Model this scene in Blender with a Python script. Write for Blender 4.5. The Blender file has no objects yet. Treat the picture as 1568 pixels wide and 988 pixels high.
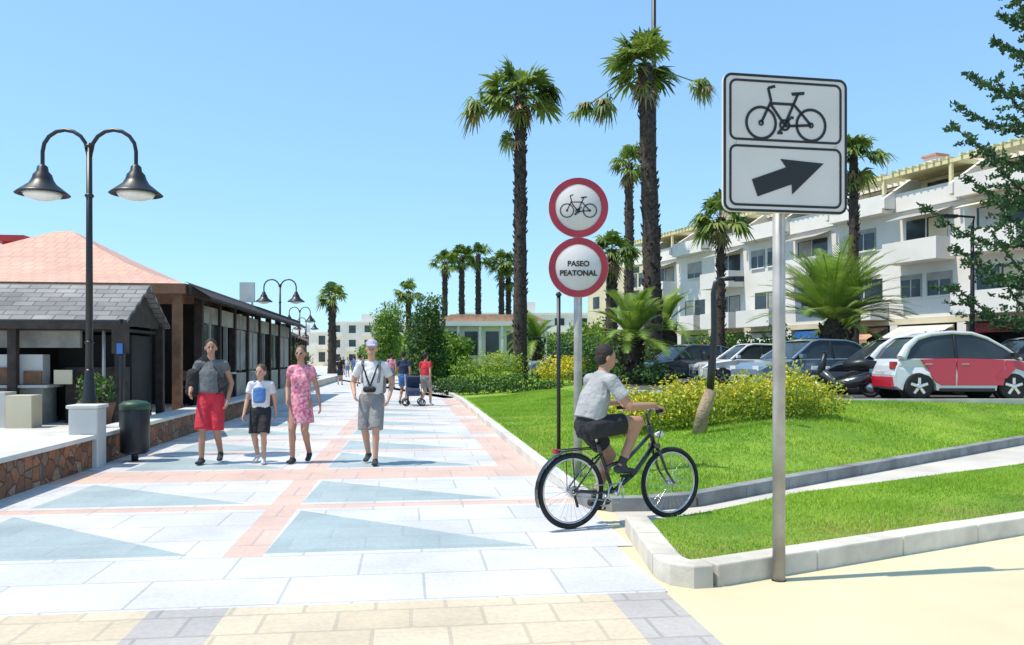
import bpy, math, random
import numpy as np
from mathutils import Vector, Matrix
R=random.Random(7); NR=np.random.default_rng(5)
sc=bpy.context.scene
V=Vector
rad=math.radians
# ---------------------------------------------------------------- materials
def _nt(name):
    m=bpy.data.materials.new(name); m.use_nodes=True
    nt=m.node_tree; b=nt.nodes['Principled BSDF']; return m,nt,b
def mul(c,k): return (min(1,c[0]*k),min(1,c[1]*k),min(1,c[2]*k),1)
def noise_col(nt,c1,c2,scale,detail=4,lo=.35,hi=.65,vec=None):
    n=nt.nodes.new('ShaderNodeTexNoise'); n.inputs['Scale'].default_value=scale; n.inputs['Detail'].default_value=detail
    if vec is None:
        tc=nt.nodes.new('ShaderNodeTexCoord'); vec=tc.outputs['Object']
    nt.links.new(vec,n.inputs['Vector'])
    r=nt.nodes.new('ShaderNodeValToRGB'); r.color_ramp.elements[0].position=lo; r.color_ramp.elements[1].position=hi
    r.color_ramp.elements[0].color=(*c1[:3],1); r.color_ramp.elements[1].color=(*c2[:3],1)
    nt.links.new(n.outputs['Fac'],r.inputs['Fac']); return r.outputs['Color'],vec
def add_bump(nt,b,vec,scale,strength,dist=.02):
    n=nt.nodes.new('ShaderNodeTexNoise'); n.inputs['Scale'].default_value=scale; n.inputs['Detail'].default_value=5
    nt.links.new(vec,n.inputs['Vector'])
    bp=nt.nodes.new('ShaderNodeBump'); bp.inputs['Strength'].default_value=strength; bp.inputs['Distance'].default_value=dist
    nt.links.new(n.outputs['Fac'],bp.inputs['Height']); nt.links.new(bp.outputs['Normal'],b.inputs['Normal']); return bp
def mulmix(nt,a,b_):
    mx=nt.nodes.new('ShaderNodeMix'); mx.data_type='RGBA'; mx.blend_type='MULTIPLY'; mx.inputs[0].default_value=1
    nt.links.new(a,mx.inputs[6]); nt.links.new(b_,mx.inputs[7]); return mx.outputs[2]
def M(name,col,rough=.7,var=.12,scale=3,bump=0,bscale=40,metal=0,col2=None,dist=.02,coat=0,stain=0):
    m,nt,b=_nt(name)
    c1=mul(col,1-var); c2=mul(col2 or col,1+var)
    o,vec=noise_col(nt,c1,c2,scale)
    if stain:
        o2,_=noise_col(nt,(1-stain,1-stain,1-stain),(1,1,1),scale*.28,7,.35,.6,vec); o=mulmix(nt,o,o2)
    nt.links.new(o,b.inputs['Base Color']); b.inputs['Roughness'].default_value=rough; b.inputs['Metallic'].default_value=metal
    if coat: b.inputs['Coat Weight'].default_value=coat
    if bump: add_bump(nt,b,vec,bscale,bump,dist)
    return m
def leafmat(name,c1,c2,scale=1.5,tr=.3):
    m,nt,b=_nt(name)
    o,vec=noise_col(nt,c1,c2,scale,3,.3,.7)
    nt.links.new(o,b.inputs['Base Color']); b.inputs['Roughness'].default_value=.55
    t=nt.nodes.new('ShaderNodeBsdfTranslucent'); nt.links.new(o,t.inputs['Color'])
    mx=nt.nodes.new('ShaderNodeMixShader'); mx.inputs[0].default_value=tr
    nt.links.new(b.outputs[0],mx.inputs[1]); nt.links.new(t.outputs[0],mx.inputs[2])
    nt.links.new(mx.outputs[0],nt.nodes['Material Output'].inputs['Surface']); return m
def brickmat(name,c1,c2,mortar,bw,bh,ms=.012,off=.5,rough=.6,bump=.25,stain=.15,rot=0):
    m,nt,b=_nt(name)
    tc=nt.nodes.new('ShaderNodeTexCoord'); mp=nt.nodes.new('ShaderNodeMapping'); mp.inputs['Rotation'].default_value=(0,0,rot)
    nt.links.new(tc.outputs['Object'],mp.inputs['Vector'])
    br=nt.nodes.new('ShaderNodeTexBrick'); br.inputs['Scale'].default_value=1; br.inputs['Brick Width'].default_value=bw
    br.inputs['Row Height'].default_value=bh; br.inputs['Mortar Size'].default_value=ms; br.offset=off
    br.inputs['Color1'].default_value=(*c1,1); br.inputs['Color2'].default_value=(*c2,1); br.inputs['Mortar'].default_value=(*mortar,1)
    nt.links.new(mp.outputs[0],br.inputs['Vector'])
    o,_=noise_col(nt,(1-stain,1-stain,1-stain*.9),(1,1,1),1.1,8,.32,.62,mp.outputs[0])
    o2,_=noise_col(nt,(.90,.90,.89),(1,1,1),30,4,.35,.6,mp.outputs[0])
    c=mulmix(nt,mulmix(nt,br.outputs['Color'],o),o2)
    nt.links.new(c,b.inputs['Base Color']); b.inputs['Roughness'].default_value=rough
    bp=nt.nodes.new('ShaderNodeBump'); bp.inputs['Strength'].default_value=bump; bp.inputs['Distance'].default_value=.01; bp.invert=True
    nt.links.new(br.outputs['Fac'],bp.inputs['Height']); nt.links.new(bp.outputs['Normal'],b.inputs['Normal']); return m
def stonemat(name):
    m,nt,b=_nt(name)
    tc=nt.nodes.new('ShaderNodeTexCoord')
    v=nt.nodes.new('ShaderNodeTexVoronoi'); v.inputs['Scale'].default_value=5.5
    v2=nt.nodes.new('ShaderNodeTexVoronoi'); v2.feature='DISTANCE_TO_EDGE'; v2.inputs['Scale'].default_value=5.5
    nt.links.new(tc.outputs['Object'],v.inputs['Vector']); nt.links.new(tc.outputs['Object'],v2.inputs['Vector'])
    r=nt.nodes.new('ShaderNodeValToRGB'); e=r.color_ramp.elements
    e[0].color=(.15,.07,.04,1); e[1].color=(.42,.27,.16,1); x=e.new(.5); x.color=(.36,.15,.07,1); x=e.new(.75); x.color=(.20,.13,.09,1)
    sp=nt.nodes.new('ShaderNodeSeparateColor'); nt.links.new(v.outputs['Color'],sp.inputs[0]); nt.links.new(sp.outputs[0],r.inputs['Fac'])
    mr=nt.nodes.new('ShaderNodeMapRange'); mr.inputs['From Max'].default_value=.05; nt.links.new(v2.outputs['Distance'],mr.inputs['Value'])
    mx=nt.nodes.new('ShaderNodeMix'); mx.data_type='RGBA'; mx.inputs[6].default_value=(.12,.09,.07,1)
    o2,_=noise_col(nt,(.7,.7,.7),(1.0,1.0,1.0),18,5,.35,.6,tc.outputs['Object'])
    nt.links.new(mr.outputs[0],mx.inputs[0]); nt.links.new(r.outputs[0],mx.inputs[7]); nt.links.new(mulmix(nt,mx.outputs[2],o2),b.inputs['Base Color'])
    bp=nt.nodes.new('ShaderNodeBump'); bp.inputs['Strength'].default_value=.8; bp.inputs['Distance'].default_value=.03
    nt.links.new(mr.outputs[0],bp.inputs['Height']); nt.links.new(bp.outputs['Normal'],b.inputs['Normal']); b.inputs['Roughness'].default_value=.85
    return m

white_tile=brickmat('paving_white',(.68,.66,.64),(.60,.595,.59),(.47,.46,.45),.9,.62,.010,stain=.17)
blue_tile=brickmat('paving_blue',(.35,.43,.435),(.42,.49,.485),(.36,.42,.42),.6,.4,.010,stain=.2)
pink_tile=brickmat('paving_pink',(.70,.50,.41),(.66,.46,.37),(.53,.40,.34),.6,.6,.012,stain=.16)
tan_tile=brickmat('paving_tan',(.63,.52,.36),(.70,.59,.43),(.53,.45,.33),.42,.34,.012,stain=.2)
grey_tile=brickmat('paving_grey',(.50,.46,.42),(.45,.42,.39),(.37,.34,.31),.4,.34,.012,stain=.2)
yellow_conc=M('concrete_yellow',(.66,.575,.37),.8,.05,1.2,.3,60,dist=.006,stain=.10)
path_conc=M('concrete_path',(.58,.54,.47),.8,.1,1.5,.3,60,dist=.006,stain=.15)
kerb_conc=M('kerb_concrete',(.66,.61,.52),.8,.14,4,.4,50,dist=.008,stain=.24)
kerb_grey=M('kerb_grey',(.26,.265,.26),.8,.2,4,.4,50,dist=.008,stain=.3)
asphalt=M('asphalt',(.07,.07,.07),.85,.2,2,.4,80,dist=.006)
lawn_m=M('lawn_soil_grass',(.15,.31,.018),.9,.1,.9,.8,120,col2=(.26,.41,.03),dist=.03)
grass_m=leafmat('grass_blades',(.16,.36,.014),(.38,.55,.04),.5,.35)
drygrass_m=leafmat('grass_blades_dry',(.38,.38,.08),(.52,.50,.14),2,.3)
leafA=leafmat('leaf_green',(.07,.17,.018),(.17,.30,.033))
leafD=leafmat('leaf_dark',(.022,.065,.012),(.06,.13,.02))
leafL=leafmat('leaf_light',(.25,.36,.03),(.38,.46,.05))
leafP=leafmat('palm_leaf',(.13,.21,.028),(.28,.37,.065),2.5,.35)
leafPd=leafmat('palm_leaf_dark',(.04,.09,.015),(.11,.19,.033),2.5)
leafF=leafmat('date_leaf',(.14,.25,.028),(.31,.44,.07),2.5,.35)
deadP=leafmat('palm_dead_leaf',(.20,.15,.07),(.34,.27,.13),3,.15)
leafY=leafmat('flower_yellow',(.66,.53,.015),(.82,.69,.05),4,.3)
pine_m=leafmat('pine_needles',(.02,.065,.02),(.06,.14,.04),2,.15)
bark=M('palm_bark',(.07,.052,.04),.95,.45,8,1,30,dist=.05)
barkL=M('bark_light',(.34,.25,.16),.9,.3,6,.8,30,dist=.03)
white_wall=M('white_render',(.80,.765,.71),.8,.05,.6,.15,20,stain=.08)
cream_wall=M('cream_render',(.70,.61,.43),.8,.08,.8,.15,20,stain=.1)
yel_wall=M('cream_pergola',(.74,.66,.36),.8,.06,1)
glass_d=M('window_glass',(.035,.045,.05),.12,.3,1)
shutter=M('shutter',(.34,.33,.30),.6,.15,2)
canvas=M('canvas_blind',(.27,.26,.235),.8,.25,3,.4,8)
dark_wood=M('dark_wood',(.035,.024,.018),.75,.35,6,.5,30)
brown_wood=M('brown_wood',(.20,.095,.05),.7,.25,5,.4,30)
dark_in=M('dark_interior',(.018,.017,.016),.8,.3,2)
roof_pink=brickmat('roof_terracotta_tiles',(.74,.43,.31),(.68,.38,.27),(.57,.33,.24),.25,.3,.02)
roof_red=M('roof_tiles_red',(.48,.27,.17),.85,.2,3,.6,15)
shingle=brickmat('roof_shingle',(.21,.20,.19),(.34,.32,.30),(.08,.08,.08),.35,.16,.012,stain=.5)
black_metal=M('black_metal',(.012,.013,.015),.4,.2,3)
grey_metal=M('galvanised_metal',(.42,.40,.37),.5,.15,6,metal=.3,stain=.15)
lampglass=M('lamp_glass',(.75,.75,.72),.3,.05,3)
sign_white=M('sign_white',(.58,.56,.545),.45,.03,3,stain=.06)
sign_black=M('sign_black',(.01,.01,.01),.45,.1,3)
sign_red=M('sign_red',(.33,.02,.04),.45,.12,4,stain=.15)
rubber=M('rubber',(.015,.015,.016),.8,.2,5)
chrome=M('chrome',(.6,.6,.62),.25,.05,4,metal=1)
stone_m=stonemat('rubble_stone')
coping=M('coping_white',(.66,.64,.59),.7,.1,2,.2,30,stain=.2)
plastic_w=M('plastic_white',(.62,.61,.58),.5,.08,2,stain=.2)
plastic_red=M('plastic_red',(.42,.03,.03),.5,.1,2)
green_pl=M('green_plastic',(.02,.06,.035),.5,.2,3)
blue_m=M('blue_paint',(.03,.14,.42),.5,.2,3)

# ---------------------------------------------------------------- mesh builder
class MB:
    def __init__(s): s.v=[];s.f=[];s.m=[];s.s=[];s.mats=[]
    def mi(s,mat):
        if mat not in s.mats: s.mats.append(mat)
        return s.mats.index(mat)
    def add(s,vs,fs,mat,smooth=False):
        o=len(s.v); s.v.extend([tuple(x) for x in vs]); k=s.mi(mat)
        for f in fs: s.f.append(tuple(i+o for i in f)); s.m.append(k); s.s.append(smooth)
    def box(s,c,d,mat,rz=0,M3=None):
        x,y,z=d[0]/2,d[1]/2,d[2]/2; vs=[V((a*x,b*y,e*z)) for e in(-1,1) for b in(-1,1) for a in(-1,1)]
        if rz: q=Matrix.Rotation(rz,3,'Z'); vs=[q@u for u in vs]
        if M3 is not None: vs=[M3@u for u in vs]
        vs=[u+V(c) for u in vs]
        s.add(vs,[(0,2,3,1),(4,5,7,6),(0,1,5,4),(2,6,7,3),(0,4,6,2),(1,3,7,5)],mat)
    def bb(s,x0,x1,y0,y1,z0,z1,mat): s.box(((x0+x1)/2,(y0+y1)/2,(z0+z1)/2),(abs(x1-x0),abs(y1-y0),abs(z1-z0)),mat)
    def tube(s,pts,rs,mat,n=8,cap=True):
        pts=[V(p) for p in pts]
        if not hasattr(rs,'__len__'): rs=[rs]*len(pts)
        vs=[];fs=[];prev=None
        for i,p in enumerate(pts):
            t=(pts[min(i+1,len(pts)-1)]-pts[max(i-1,0)]).normalized()
            if prev is None:
                u=t.cross(V((0,0,1)));
                if u.length<.05: u=t.cross(V((1,0,0)))
            else: u=prev-t*prev.dot(t)
            u.normalize(); prev=u; w=t.cross(u)
            for k in range(n):
                a=2*math.pi*k/n; vs.append(p+(u*math.cos(a)+w*math.sin(a))*rs[i])
        for i in range(len(pts)-1):
            for k in range(n):
                a=i*n+k;b=i*n+(k+1)%n; fs.append((a,b,b+n,a+n))
        if cap: fs.append(tuple(range(n))[::-1]); fs.append(tuple(range((len(pts)-1)*n,len(pts)*n)))
        s.add(vs,fs,mat,True)
    def lathe(s,prof,c,mat,n=20,axis='Z',ang=None):
        vs=[];fs=[]
        for r,z in prof:
            for k in range(n):
                a=2*math.pi*k/n
                p=(r*math.cos(a),r*math.sin(a),z)
                if axis=='Y': p=(p[0],p[2],p[1])
                if axis=='X': p=(p[2],p[0],p[1])
                vs.append(V(c)+V(p))
        for i in range(len(prof)-1):
            for k in range(n):
                a=i*n+k;b=i*n+(k+1)%n; fs.append((a,b,b+n,a+n))
        fs.append(tuple(range(n))[::-1]); fs.append(tuple(range((len(prof)-1)*n,len(prof)*n)))
        s.add(vs,fs,mat,True)
    def torus(s,c,Rr,r,mat,axis='Y',n=36,m=8):
        vs=[];fs=[]
        for i in range(n):
            a=2*math.pi*i/n
            for j in range(m):
                b=2*math.pi*j/m; q=Rr+r*math.cos(b); p=(q*math.cos(a),q*math.sin(a),r*math.sin(b))
                if axis=='Y': p=(p[0],p[2],p[1])
                vs.append(V(c)+V(p))
        for i in range(n):
            for j in range(m):
                fs.append((i*m+j,((i+1)%n)*m+j,((i+1)%n)*m+(j+1)%m,i*m+(j+1)%m))
        s.add(vs,fs,mat,True)
    def prism(s,poly,z0,z1,mat,axis='Z',smooth=False):
        n=len(poly); 
        def P(p,z):
            if axis=='Z': return (p[0],p[1],z)
            if axis=='Y': return (p[0],z,p[1])
            return (z,p[0],p[1])
        vs=[P(p,z0) for p in poly]+[P(p,z1) for p in poly]
        fs=[tuple(range(n))[::-1],tuple(range(n,2*n))]+[(i,(i+1)%n,(i+1)%n+n,i+n) for i in range(n)]
        s.add(vs,fs,mat,smooth)
    def done(s,name,loc=(0,0,0),rz=0,bevel=0,recalc=True,parent=None):
        me=bpy.data.meshes.new(name); me.from_pydata(s.v,[],s.f)
        for m in s.mats: me.materials.append(m)
        me.polygons.foreach_set('material_index',s.m); me.polygons.foreach_set('use_smooth',s.s)
        if recalc:
            import bmesh
            bm=bmesh.new(); bm.from_mesh(me); bmesh.ops.recalc_face_normals(bm,faces=bm.faces); bm.to_mesh(me); bm.free()
        me.update()
        o=bpy.data.objects.new(name,me); sc.collection.objects.link(o); o.location=loc; o.rotation_euler=(0,0,rz)
        if bevel:
            b=o.modifiers.new('b','BEVEL'); b.width=bevel; b.segments=2; b.limit_method='ANGLE'; b.angle_limit=rad(40)
        if parent: o.parent=parent
        return o
def npmesh(name,verts,faces,mats,midx=None,smooth=False,loc=(0,0,0)):
    me=bpy.data.meshes.new(name); verts=np.asarray(verts,dtype=np.float32); faces=np.asarray(faces,dtype=np.int32)
    n,k=faces.shape
    me.vertices.add(len(verts)); me.vertices.foreach_set('co',verts.ravel())
    me.loops.add(n*k); me.loops.foreach_set('vertex_index',faces.ravel())
    me.polygons.add(n); me.polygons.foreach_set('loop_start',np.arange(0,n*k,k,dtype=np.int32))
    for m in mats: me.materials.append(m)
    if midx is not None: me.polygons.foreach_set('material_index',np.asarray(midx,dtype=np.int32))
    me.update(calc_edges=True); me.validate()
    o=bpy.data.objects.new(name,me); sc.collection.objects.link(o); o.location=loc
    return o

# ---------------------------------------------------------------- terrain
RZ=math.atan(.128); PO=(-1.25,0,0)       # promenade frame
prom=[(-34,150),(-10.5,70),(-4.3,45),(-1.8,29),(0.41,11.03),(.74,8.5)]
corner=[(.74,8.5),(.82,8.22),(1.0,8.07),(1.3,8.09),(1.84,8.33)]
kerbp=[(1.84,8.33),(3.15,9.47),(9,14.4),(11,15.6),(14,16.2),(40,17)]
def pdist(x,y,pl):
    x=np.asarray(x,float);y=np.asarray(y,float); d=np.full(x.shape,1e9)
    for (ax,ay),(bx,by) in zip(pl[:-1],pl[1:]):
        L=(bx-ax)**2+(by-ay)**2; t=np.clip(((x-ax)*(bx-ax)+(y-ay)*(by-ay))/L,0,1)
        d=np.minimum(d,np.hypot(x-ax-t*(bx-ax),y-ay-t*(by-ay)))
    return d
def hz(x,y):
    s=np.clip(np.minimum(pdist(x,y,prom)/6.0,pdist(x,y,corner[1:]+kerbp[1:])/3.0),0,1)
    s=s*s*(3-2*s); s=s*.75+.25*np.clip(s*1.4,0,1)
    return .11+.46*s
def H(x,y): return float(hz(np.array(x),np.array(y)))
b=MB(); b.add([(-600,-20,0),(600,-20,0),(600,1500,0),(-600,1500,0)],[(0,1,2,3)],yellow_conc); b.done('ground',recalc=False)
B=prom+corner[1:]+kerbp[1:]
bp=[]
for (a,c) in zip(B[:-1],B[1:]):
    L=math.dist(a,c); n=max(1,int(L/(.6 if L<30 else 4)))
    for i in range(n): bp.append((a[0]+(c[0]-a[0])*i/n,a[1]+(c[1]-a[1])*i/n))
bp.append(B[-1]); bp=np.array(bp); Q=np.array((16,100.))
tau=np.array([0,.003,.006,.01,.014,.018,.023,.03,.037,.045,.055,.07,.085,.1,.13,.17,.22,.3,.45,.7,.97])
vs=[];nb=len(bp)
for t in tau:
    p=bp+(Q-bp)*t; z=hz(p[:,0],p[:,1]); vs.append(np.c_[p,z])
vs=np.concatenate(vs); fs=[]
for i in range(len(tau)-1):
    for j in range(nb-1): fs.append((i*nb+j,(i+1)*nb+j,(i+1)*nb+j+1,i*nb+j+1))
o=npmesh('lawn',vs,fs,[lawn_m])
for p in o.data.polygons: p.use_smooth=True
import bmesh
bm=bmesh.new(); bm.from_mesh(o.data); bmesh.ops.recalc_face_normals(bm,faces=bm.faces)
if sum(f.normal.z for f in bm.faces)<0: bmesh.ops.reverse_faces(bm,faces=bm.faces)
bm.to_mesh(o.data); bm.free()
def ribbon(mb,pl,w,z0,z1,mat,side=0,gap=0):
    pl=[V((*p,0)) for p in pl]; L=[];Rr=[]
    for i,p in enumerate(pl):
        t=(pl[min(i+1,len(pl)-1)]-pl[max(i-1,0)]).normalized(); n=V((-t.y,t.x,0))
        o0={0:-.5,1:0,-1:-1}[side]*w
        L.append(p+n*(o0+w)); Rr.append(p+n*o0)
    for i in range(len(pl)-1):
        q=[Rr[i],Rr[i+1],L[i+1],L[i]]
        mb.add([(a.x,a.y,z0) for a in q]+[(a.x,a.y,z1) for a in q],[(4,5,6,7),(0,1,5,4),(2,3,7,6)]+([(3,0,4,7)] if i==0 else [])+([(1,2,6,5)] if i==len(pl)-2 else []),mat)
def dens(pl,st):
    r=[]
    for a,c in zip(pl[:-1],pl[1:]):
        n=max(1,int(math.dist(a,c)/st))
        r+= [(a[0]+(c[0]-a[0])*i/n,a[1]+(c[1]-a[1])*i/n) for i in range(n)]
    return r+[pl[-1]]
def stones(mb,pl,w,z0,z1,mat,joint,L=.8):
    for a,c in zip(pl[:-1],pl[1:]):
        d=math.dist(a,c); n=max(1,round(d/L)); ang=math.atan2(c[1]-a[1],c[0]-a[0])
        for i in range(n):
            t=(i+.5)/n; mb.box((a[0]+(c[0]-a[0])*t,a[1]+(c[1]-a[1])*t,(z0+z1)/2+R.uniform(-.002,.002)),(d/n-.006,w,z1-z0),mat,rz=ang)
b=MB(); stones(b,prom[2:],.16,-.02,.13,coping,None,1.0); ribbon(b,prom[:3],.16,0,.13,coping); b.done('promenade_kerb',bevel=.008)
b=MB(); ribbon(b,corner,.15,0,.14,kerb_grey); stones(b,kerbp,.15,-.02,.14,kerb_grey,None,.9); b.done('lawn_kerb',bevel=.008)
strip=[(1.11,6.95),(1.14,5.75),(1.22,5.55),(1.4,5.56),(9.5,9.85),(9.5,12.5),(6.9,10.9),(3,8.5),(1.75,7.4)]
b=MB(); b.prism(strip,.0,.115,lawn_m); b.done('grass_strip')
b=MB(); ribbon(b,[(1.07,5.68),(1.08,5.57),(1.12,5.47),(1.2,5.42),(1.30,5.447)],.19,0,.15,kerb_conc)
stones(b,[(1.07,7.05),(1.07,5.69)],.19,-.02,.15,kerb_conc,None,.7); stones(b,[(1.31,5.452),(9.5,9.79)],.19,-.02,.15,kerb_conc,None,.95)
b.done('strip_kerb',bevel=.012)
b=MB(); b.add([(1.0,7.0,.004),(1.75,7.3,.004),(3,8.4,.004),(6.9,10.8,.004),(9.5,12.4,.004),(9.6,14.85,.004),(9,14.4,.004),(3.15,9.5,.004),(1.84,8.36,.004),(1.0,8.1,.004)],[tuple(range(10))],path_conc); b.done('concrete_path')

# promenade (local frame: x = across, y = along)
b=MB(); z=.006
def rect(x0,x1,y0,y1,m): b.add([(x0,y0,z),(x1,y0,z),(x1,y1,z),(x0,y1,z)],[(0,1,2,3)],m)
rect(-7,-.27,-3,4.92,tan_tile); rect(-.27,.18,-3,4.92,grey_tile); rect(.18,2.5,-3,4.92,tan_tile); rect(2.5,2.88,-3,4.92,grey_tile)
rect(-6.5,2.9,4.92,6.2,white_tile)
y=6.2;W=3.03
def panel(x0,x1,y0,y1,m1,m2):
    a=.10
    tri=[(x0,y0+a),(x1-.25,y0+a),(x0+.05,y1-a)]
    b.add([(x0,y0,z),(x1,y0,z),(x1,y0+a,z),(x0,y0+a,z)],[(0,1,2,3)],m2)
    b.add([(x,yy,z) for x,yy in tri],[(0,1,2)],m1)
    b.add([(tri[1][0],tri[1][1],z),(x1,y0+a,z),(x1,y1,z),(x0,y1,z),(x0,y1-a,z),(tri[2][0],tri[2][1],z)],[(0,1,2,3,4,5)],m2)
    b.add([(x0,y0+a,z),(tri[2][0],tri[2][1],z),(x0,y1-a,z)],[(0,1,2)],m2)
while y<30:
    for h,wide in((2.0,.24),(1.75,1.0)):
        for x0,x1 in((-4.6,-2.55),(-2.5,-.15),(.15,2.5)):
            panel(x0,x1,y,y+h,blue_tile,white_tile)
        rect(-7.4,-4.6,y,y+h,white_tile); rect(-2.55,-2.5,y,y+h,white_tile)
        rect(-.15,.15,y,y+h,pink_tile)
        rect(2.5,W,y,y+h,white_tile if y<10 else pink_tile)
        y+=h
        if wide>.5 and y>14:
            rect(-7.4,W,y,y+.35,pink_tile); rect(-7.4,W,y+.35,y+wide,white_tile)
        else: rect(-7.4,W,y,y+wide,pink_tile)
        y+=wide
yend=y
b.done('promenade',PO,RZ,recalc=False)
b=MB()
b.add([(-8.0,yend-1,.003),(-1.5,yend-1,.003),(-1.8,29,.003),(-4.3,45,.003),(-10.5,70,.003),(-34,150,.003),(-46,150,.003),(-19,70,.003),(-11.5,45,.003)],[tuple(range(9))],white_tile)
b.done('promenade_far',recalc=False)

b=MB(); pk=[(7.2,17.75),(30,18.6),(30,34),(10,62),(3.2,62),(2.6,24),(5.2,21.2)]
b.prism(pk,.2,.585,asphalt); b.done('parking_road')
b=MB(); ribbon(b,dens([(2.6,24),(5.2,21.2),(7.2,17.75),(30,18.6)],1.),.14,.3,.63,kerb_conc); b.done('parking_kerb')

def inside(x,y,poly):
    c=np.zeros(x.shape,bool); n=len(poly)
    for i in range(n):
        x1,y1=poly[i];x2,y2=poly[(i+1)%n]
        c^=((y1>y)!=(y2>y))&(x<(x2-x1)*(y-y1)/(y2-y1+1e-12)+x1)
    return c
def blades(P,Z,h,w):
    n=len(P); a=NR.uniform(0,2*np.pi,n); patch=.8+.3*np.sin(P[:,0]*2.1+np.sin(P[:,1]*1.7)*2)*np.sin(P[:,1]*2.6)
    hh=h*NR.uniform(.5,1.3,n)*patch; lean=NR.normal(0,.35,(n,2))*hh[:,None]
    base=np.c_[P,Z]; s=np.c_[np.cos(a)*w,np.sin(a)*w,np.zeros(n)]
    tip=base+np.c_[lean,hh]
    return np.stack([base-s,base+s,tip],1).reshape(-1,3)
def grassobj(name,poly,n,h,w,hf,dryf=None):
    xs=[p[0] for p in poly];ys=[p[1] for p in poly]
    x=NR.uniform(min(xs),max(xs),n*3);y=NR.uniform(min(ys),max(ys),n*3); k=inside(x,y,poly); x=x[k][:n];y=y[k][:n]
    v=blades(np.c_[x,y],hf(x,y)-.004,h,w); f=np.arange(len(v)).reshape(-1,3)
    mi=(NR.uniform(0,1,len(f))<dryf(x,y)).astype(int)
    return npmesh(name,v,f,[grass_m,drygrass_m],mi)
grassobj('grass',[(1.18,7.0),(1.18,5.62),(1.43,5.63),(9.5,9.93),(9.5,12.45),(6.9,10.88),(3,8.48),(1.75,7.38)],75000,.034,.004,lambda x,y:np.full(x.shape,.115),
   lambda x,y:np.clip(.95-pdist(x,y,[(1.2,5.5),(9.5,9.85)])*1.1+.3*np.sin(x*5+y*3)*np.sin(y*4),.06,.95))
lawnpoly=[(.5,11.03),(.82,8.5),(1.1,8.2),(1.84,8.42),(3.15,9.56),(9,14.5),(11,15.7),(14,16.3),(14,18.2),(7.2,17.7),(5.2,21.2),(2.6,24),(1.5,30),(-1.6,29)]
grassobj('grass',lawnpoly,150000,.05,.007,hz,lambda x,y:np.clip(.10+.22*np.sin(x*1.3+2*np.sin(y*.7))*np.sin(y*1.1+x*.4),.03,.4))

# ---------------------------------------------------------------- foliage helpers
def rdir(n):
    d=NR.normal(size=(n,3)); return d/np.linalg.norm(d,axis=1)[:,None]
def cloud(blobs,dens_n,size,ph=None):
    out=[];hf=[]
    for (x,y,zz,rx,ry,rz_) in blobs:
        n=int(dens_n*(rx*ry*rz_)**(2/3)); d=rdir(n); p1,p2,p3=NR.uniform(0,6,3)
        lob=1+.16*np.sin(d[:,0]*6+p1)*np.sin(d[:,1]*5+p2)+.14*np.sin(d[:,2]*7+p3)
        r=NR.uniform(0,1,n)**.3*lob*NR.uniform(.85,1.08,n)
        c=np.array((x,y,zz))+d*r[:,None]*np.array((rx,ry,rz_))
        nn=d*.6+NR.normal(size=(n,3))*.6; nn/=np.linalg.norm(nn,axis=1)[:,None]
        u=np.cross(nn,rdir(n)); u/=np.linalg.norm(u,axis=1)[:,None]+1e-9; w=np.cross(nn,u)
        s=size*NR.uniform(.5,1.2,n)[:,None]
        out.append(np.stack([c-u*s,c-w*s*.5,c+u*s,c+w*s*.5],1).reshape(-1,3))
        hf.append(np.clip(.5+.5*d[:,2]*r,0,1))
    v=np.concatenate(out); return v,np.arange(len(v)).reshape(-1,4),np.concatenate(hf)
def bush(name,blobs,dens_n,size,mats,probs=(.3,.5),trunk=None,dark=None):
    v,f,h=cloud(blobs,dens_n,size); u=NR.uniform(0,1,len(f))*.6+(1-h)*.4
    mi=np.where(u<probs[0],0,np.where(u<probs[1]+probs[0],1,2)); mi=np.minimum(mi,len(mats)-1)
    o=npmesh(name,v,f,mats,mi)
    if trunk:
        b=MB()
        for pts,rs in trunk: b.tube(pts,rs,bark,8)
        t=b.done('trunk'); t.parent=o
    return o
def fan(mb_v,mb_f,mb_m,c,d,Lp,Ll,mat,nl=15,droop=.25):
    d=d.normalized(); side=d.cross(V((0,0,1)))
    if side.length<.1: side=V((1,0,0))
    side.normalize(); side=(Matrix.Rotation(R.uniform(-.5,.5),3,d)@side); up=side.cross(d)
    fc=c+d*Lp+V((0,0,-droop*Lp*.4))
    def q(a,b2,w0,w1,sd):
        o=len(mb_v); mb_v.extend([a-sd*w0,a+sd*w0,b2+sd*w1,b2-sd*w1]); mb_f.append((o,o+1,o+2,o+3)); mb_m.append(mat)
    q(c,fc,.03,.02,side)
    for i in range(nl):
        a=(i/(nl-1)-.5)*rad(215)+R.uniform(-.06,.06)
        l=Ll*R.uniform(.8,1.1)*(1-.25*abs(a)/2)
        dd=(d*math.cos(a)+side*math.sin(a)+up*R.uniform(-.12,.22)).normalized()
        sd=dd.cross(up).normalized(); wid=.085*Ll
        m1=fc+dd*l*.55; m2=fc+dd*l+V((0,0,-droop*l*R.uniform(.7,1.8)))
        q(fc,m1,wid*.35,wid,sd); q(m1,m2,wid,wid*.15,sd)
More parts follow.
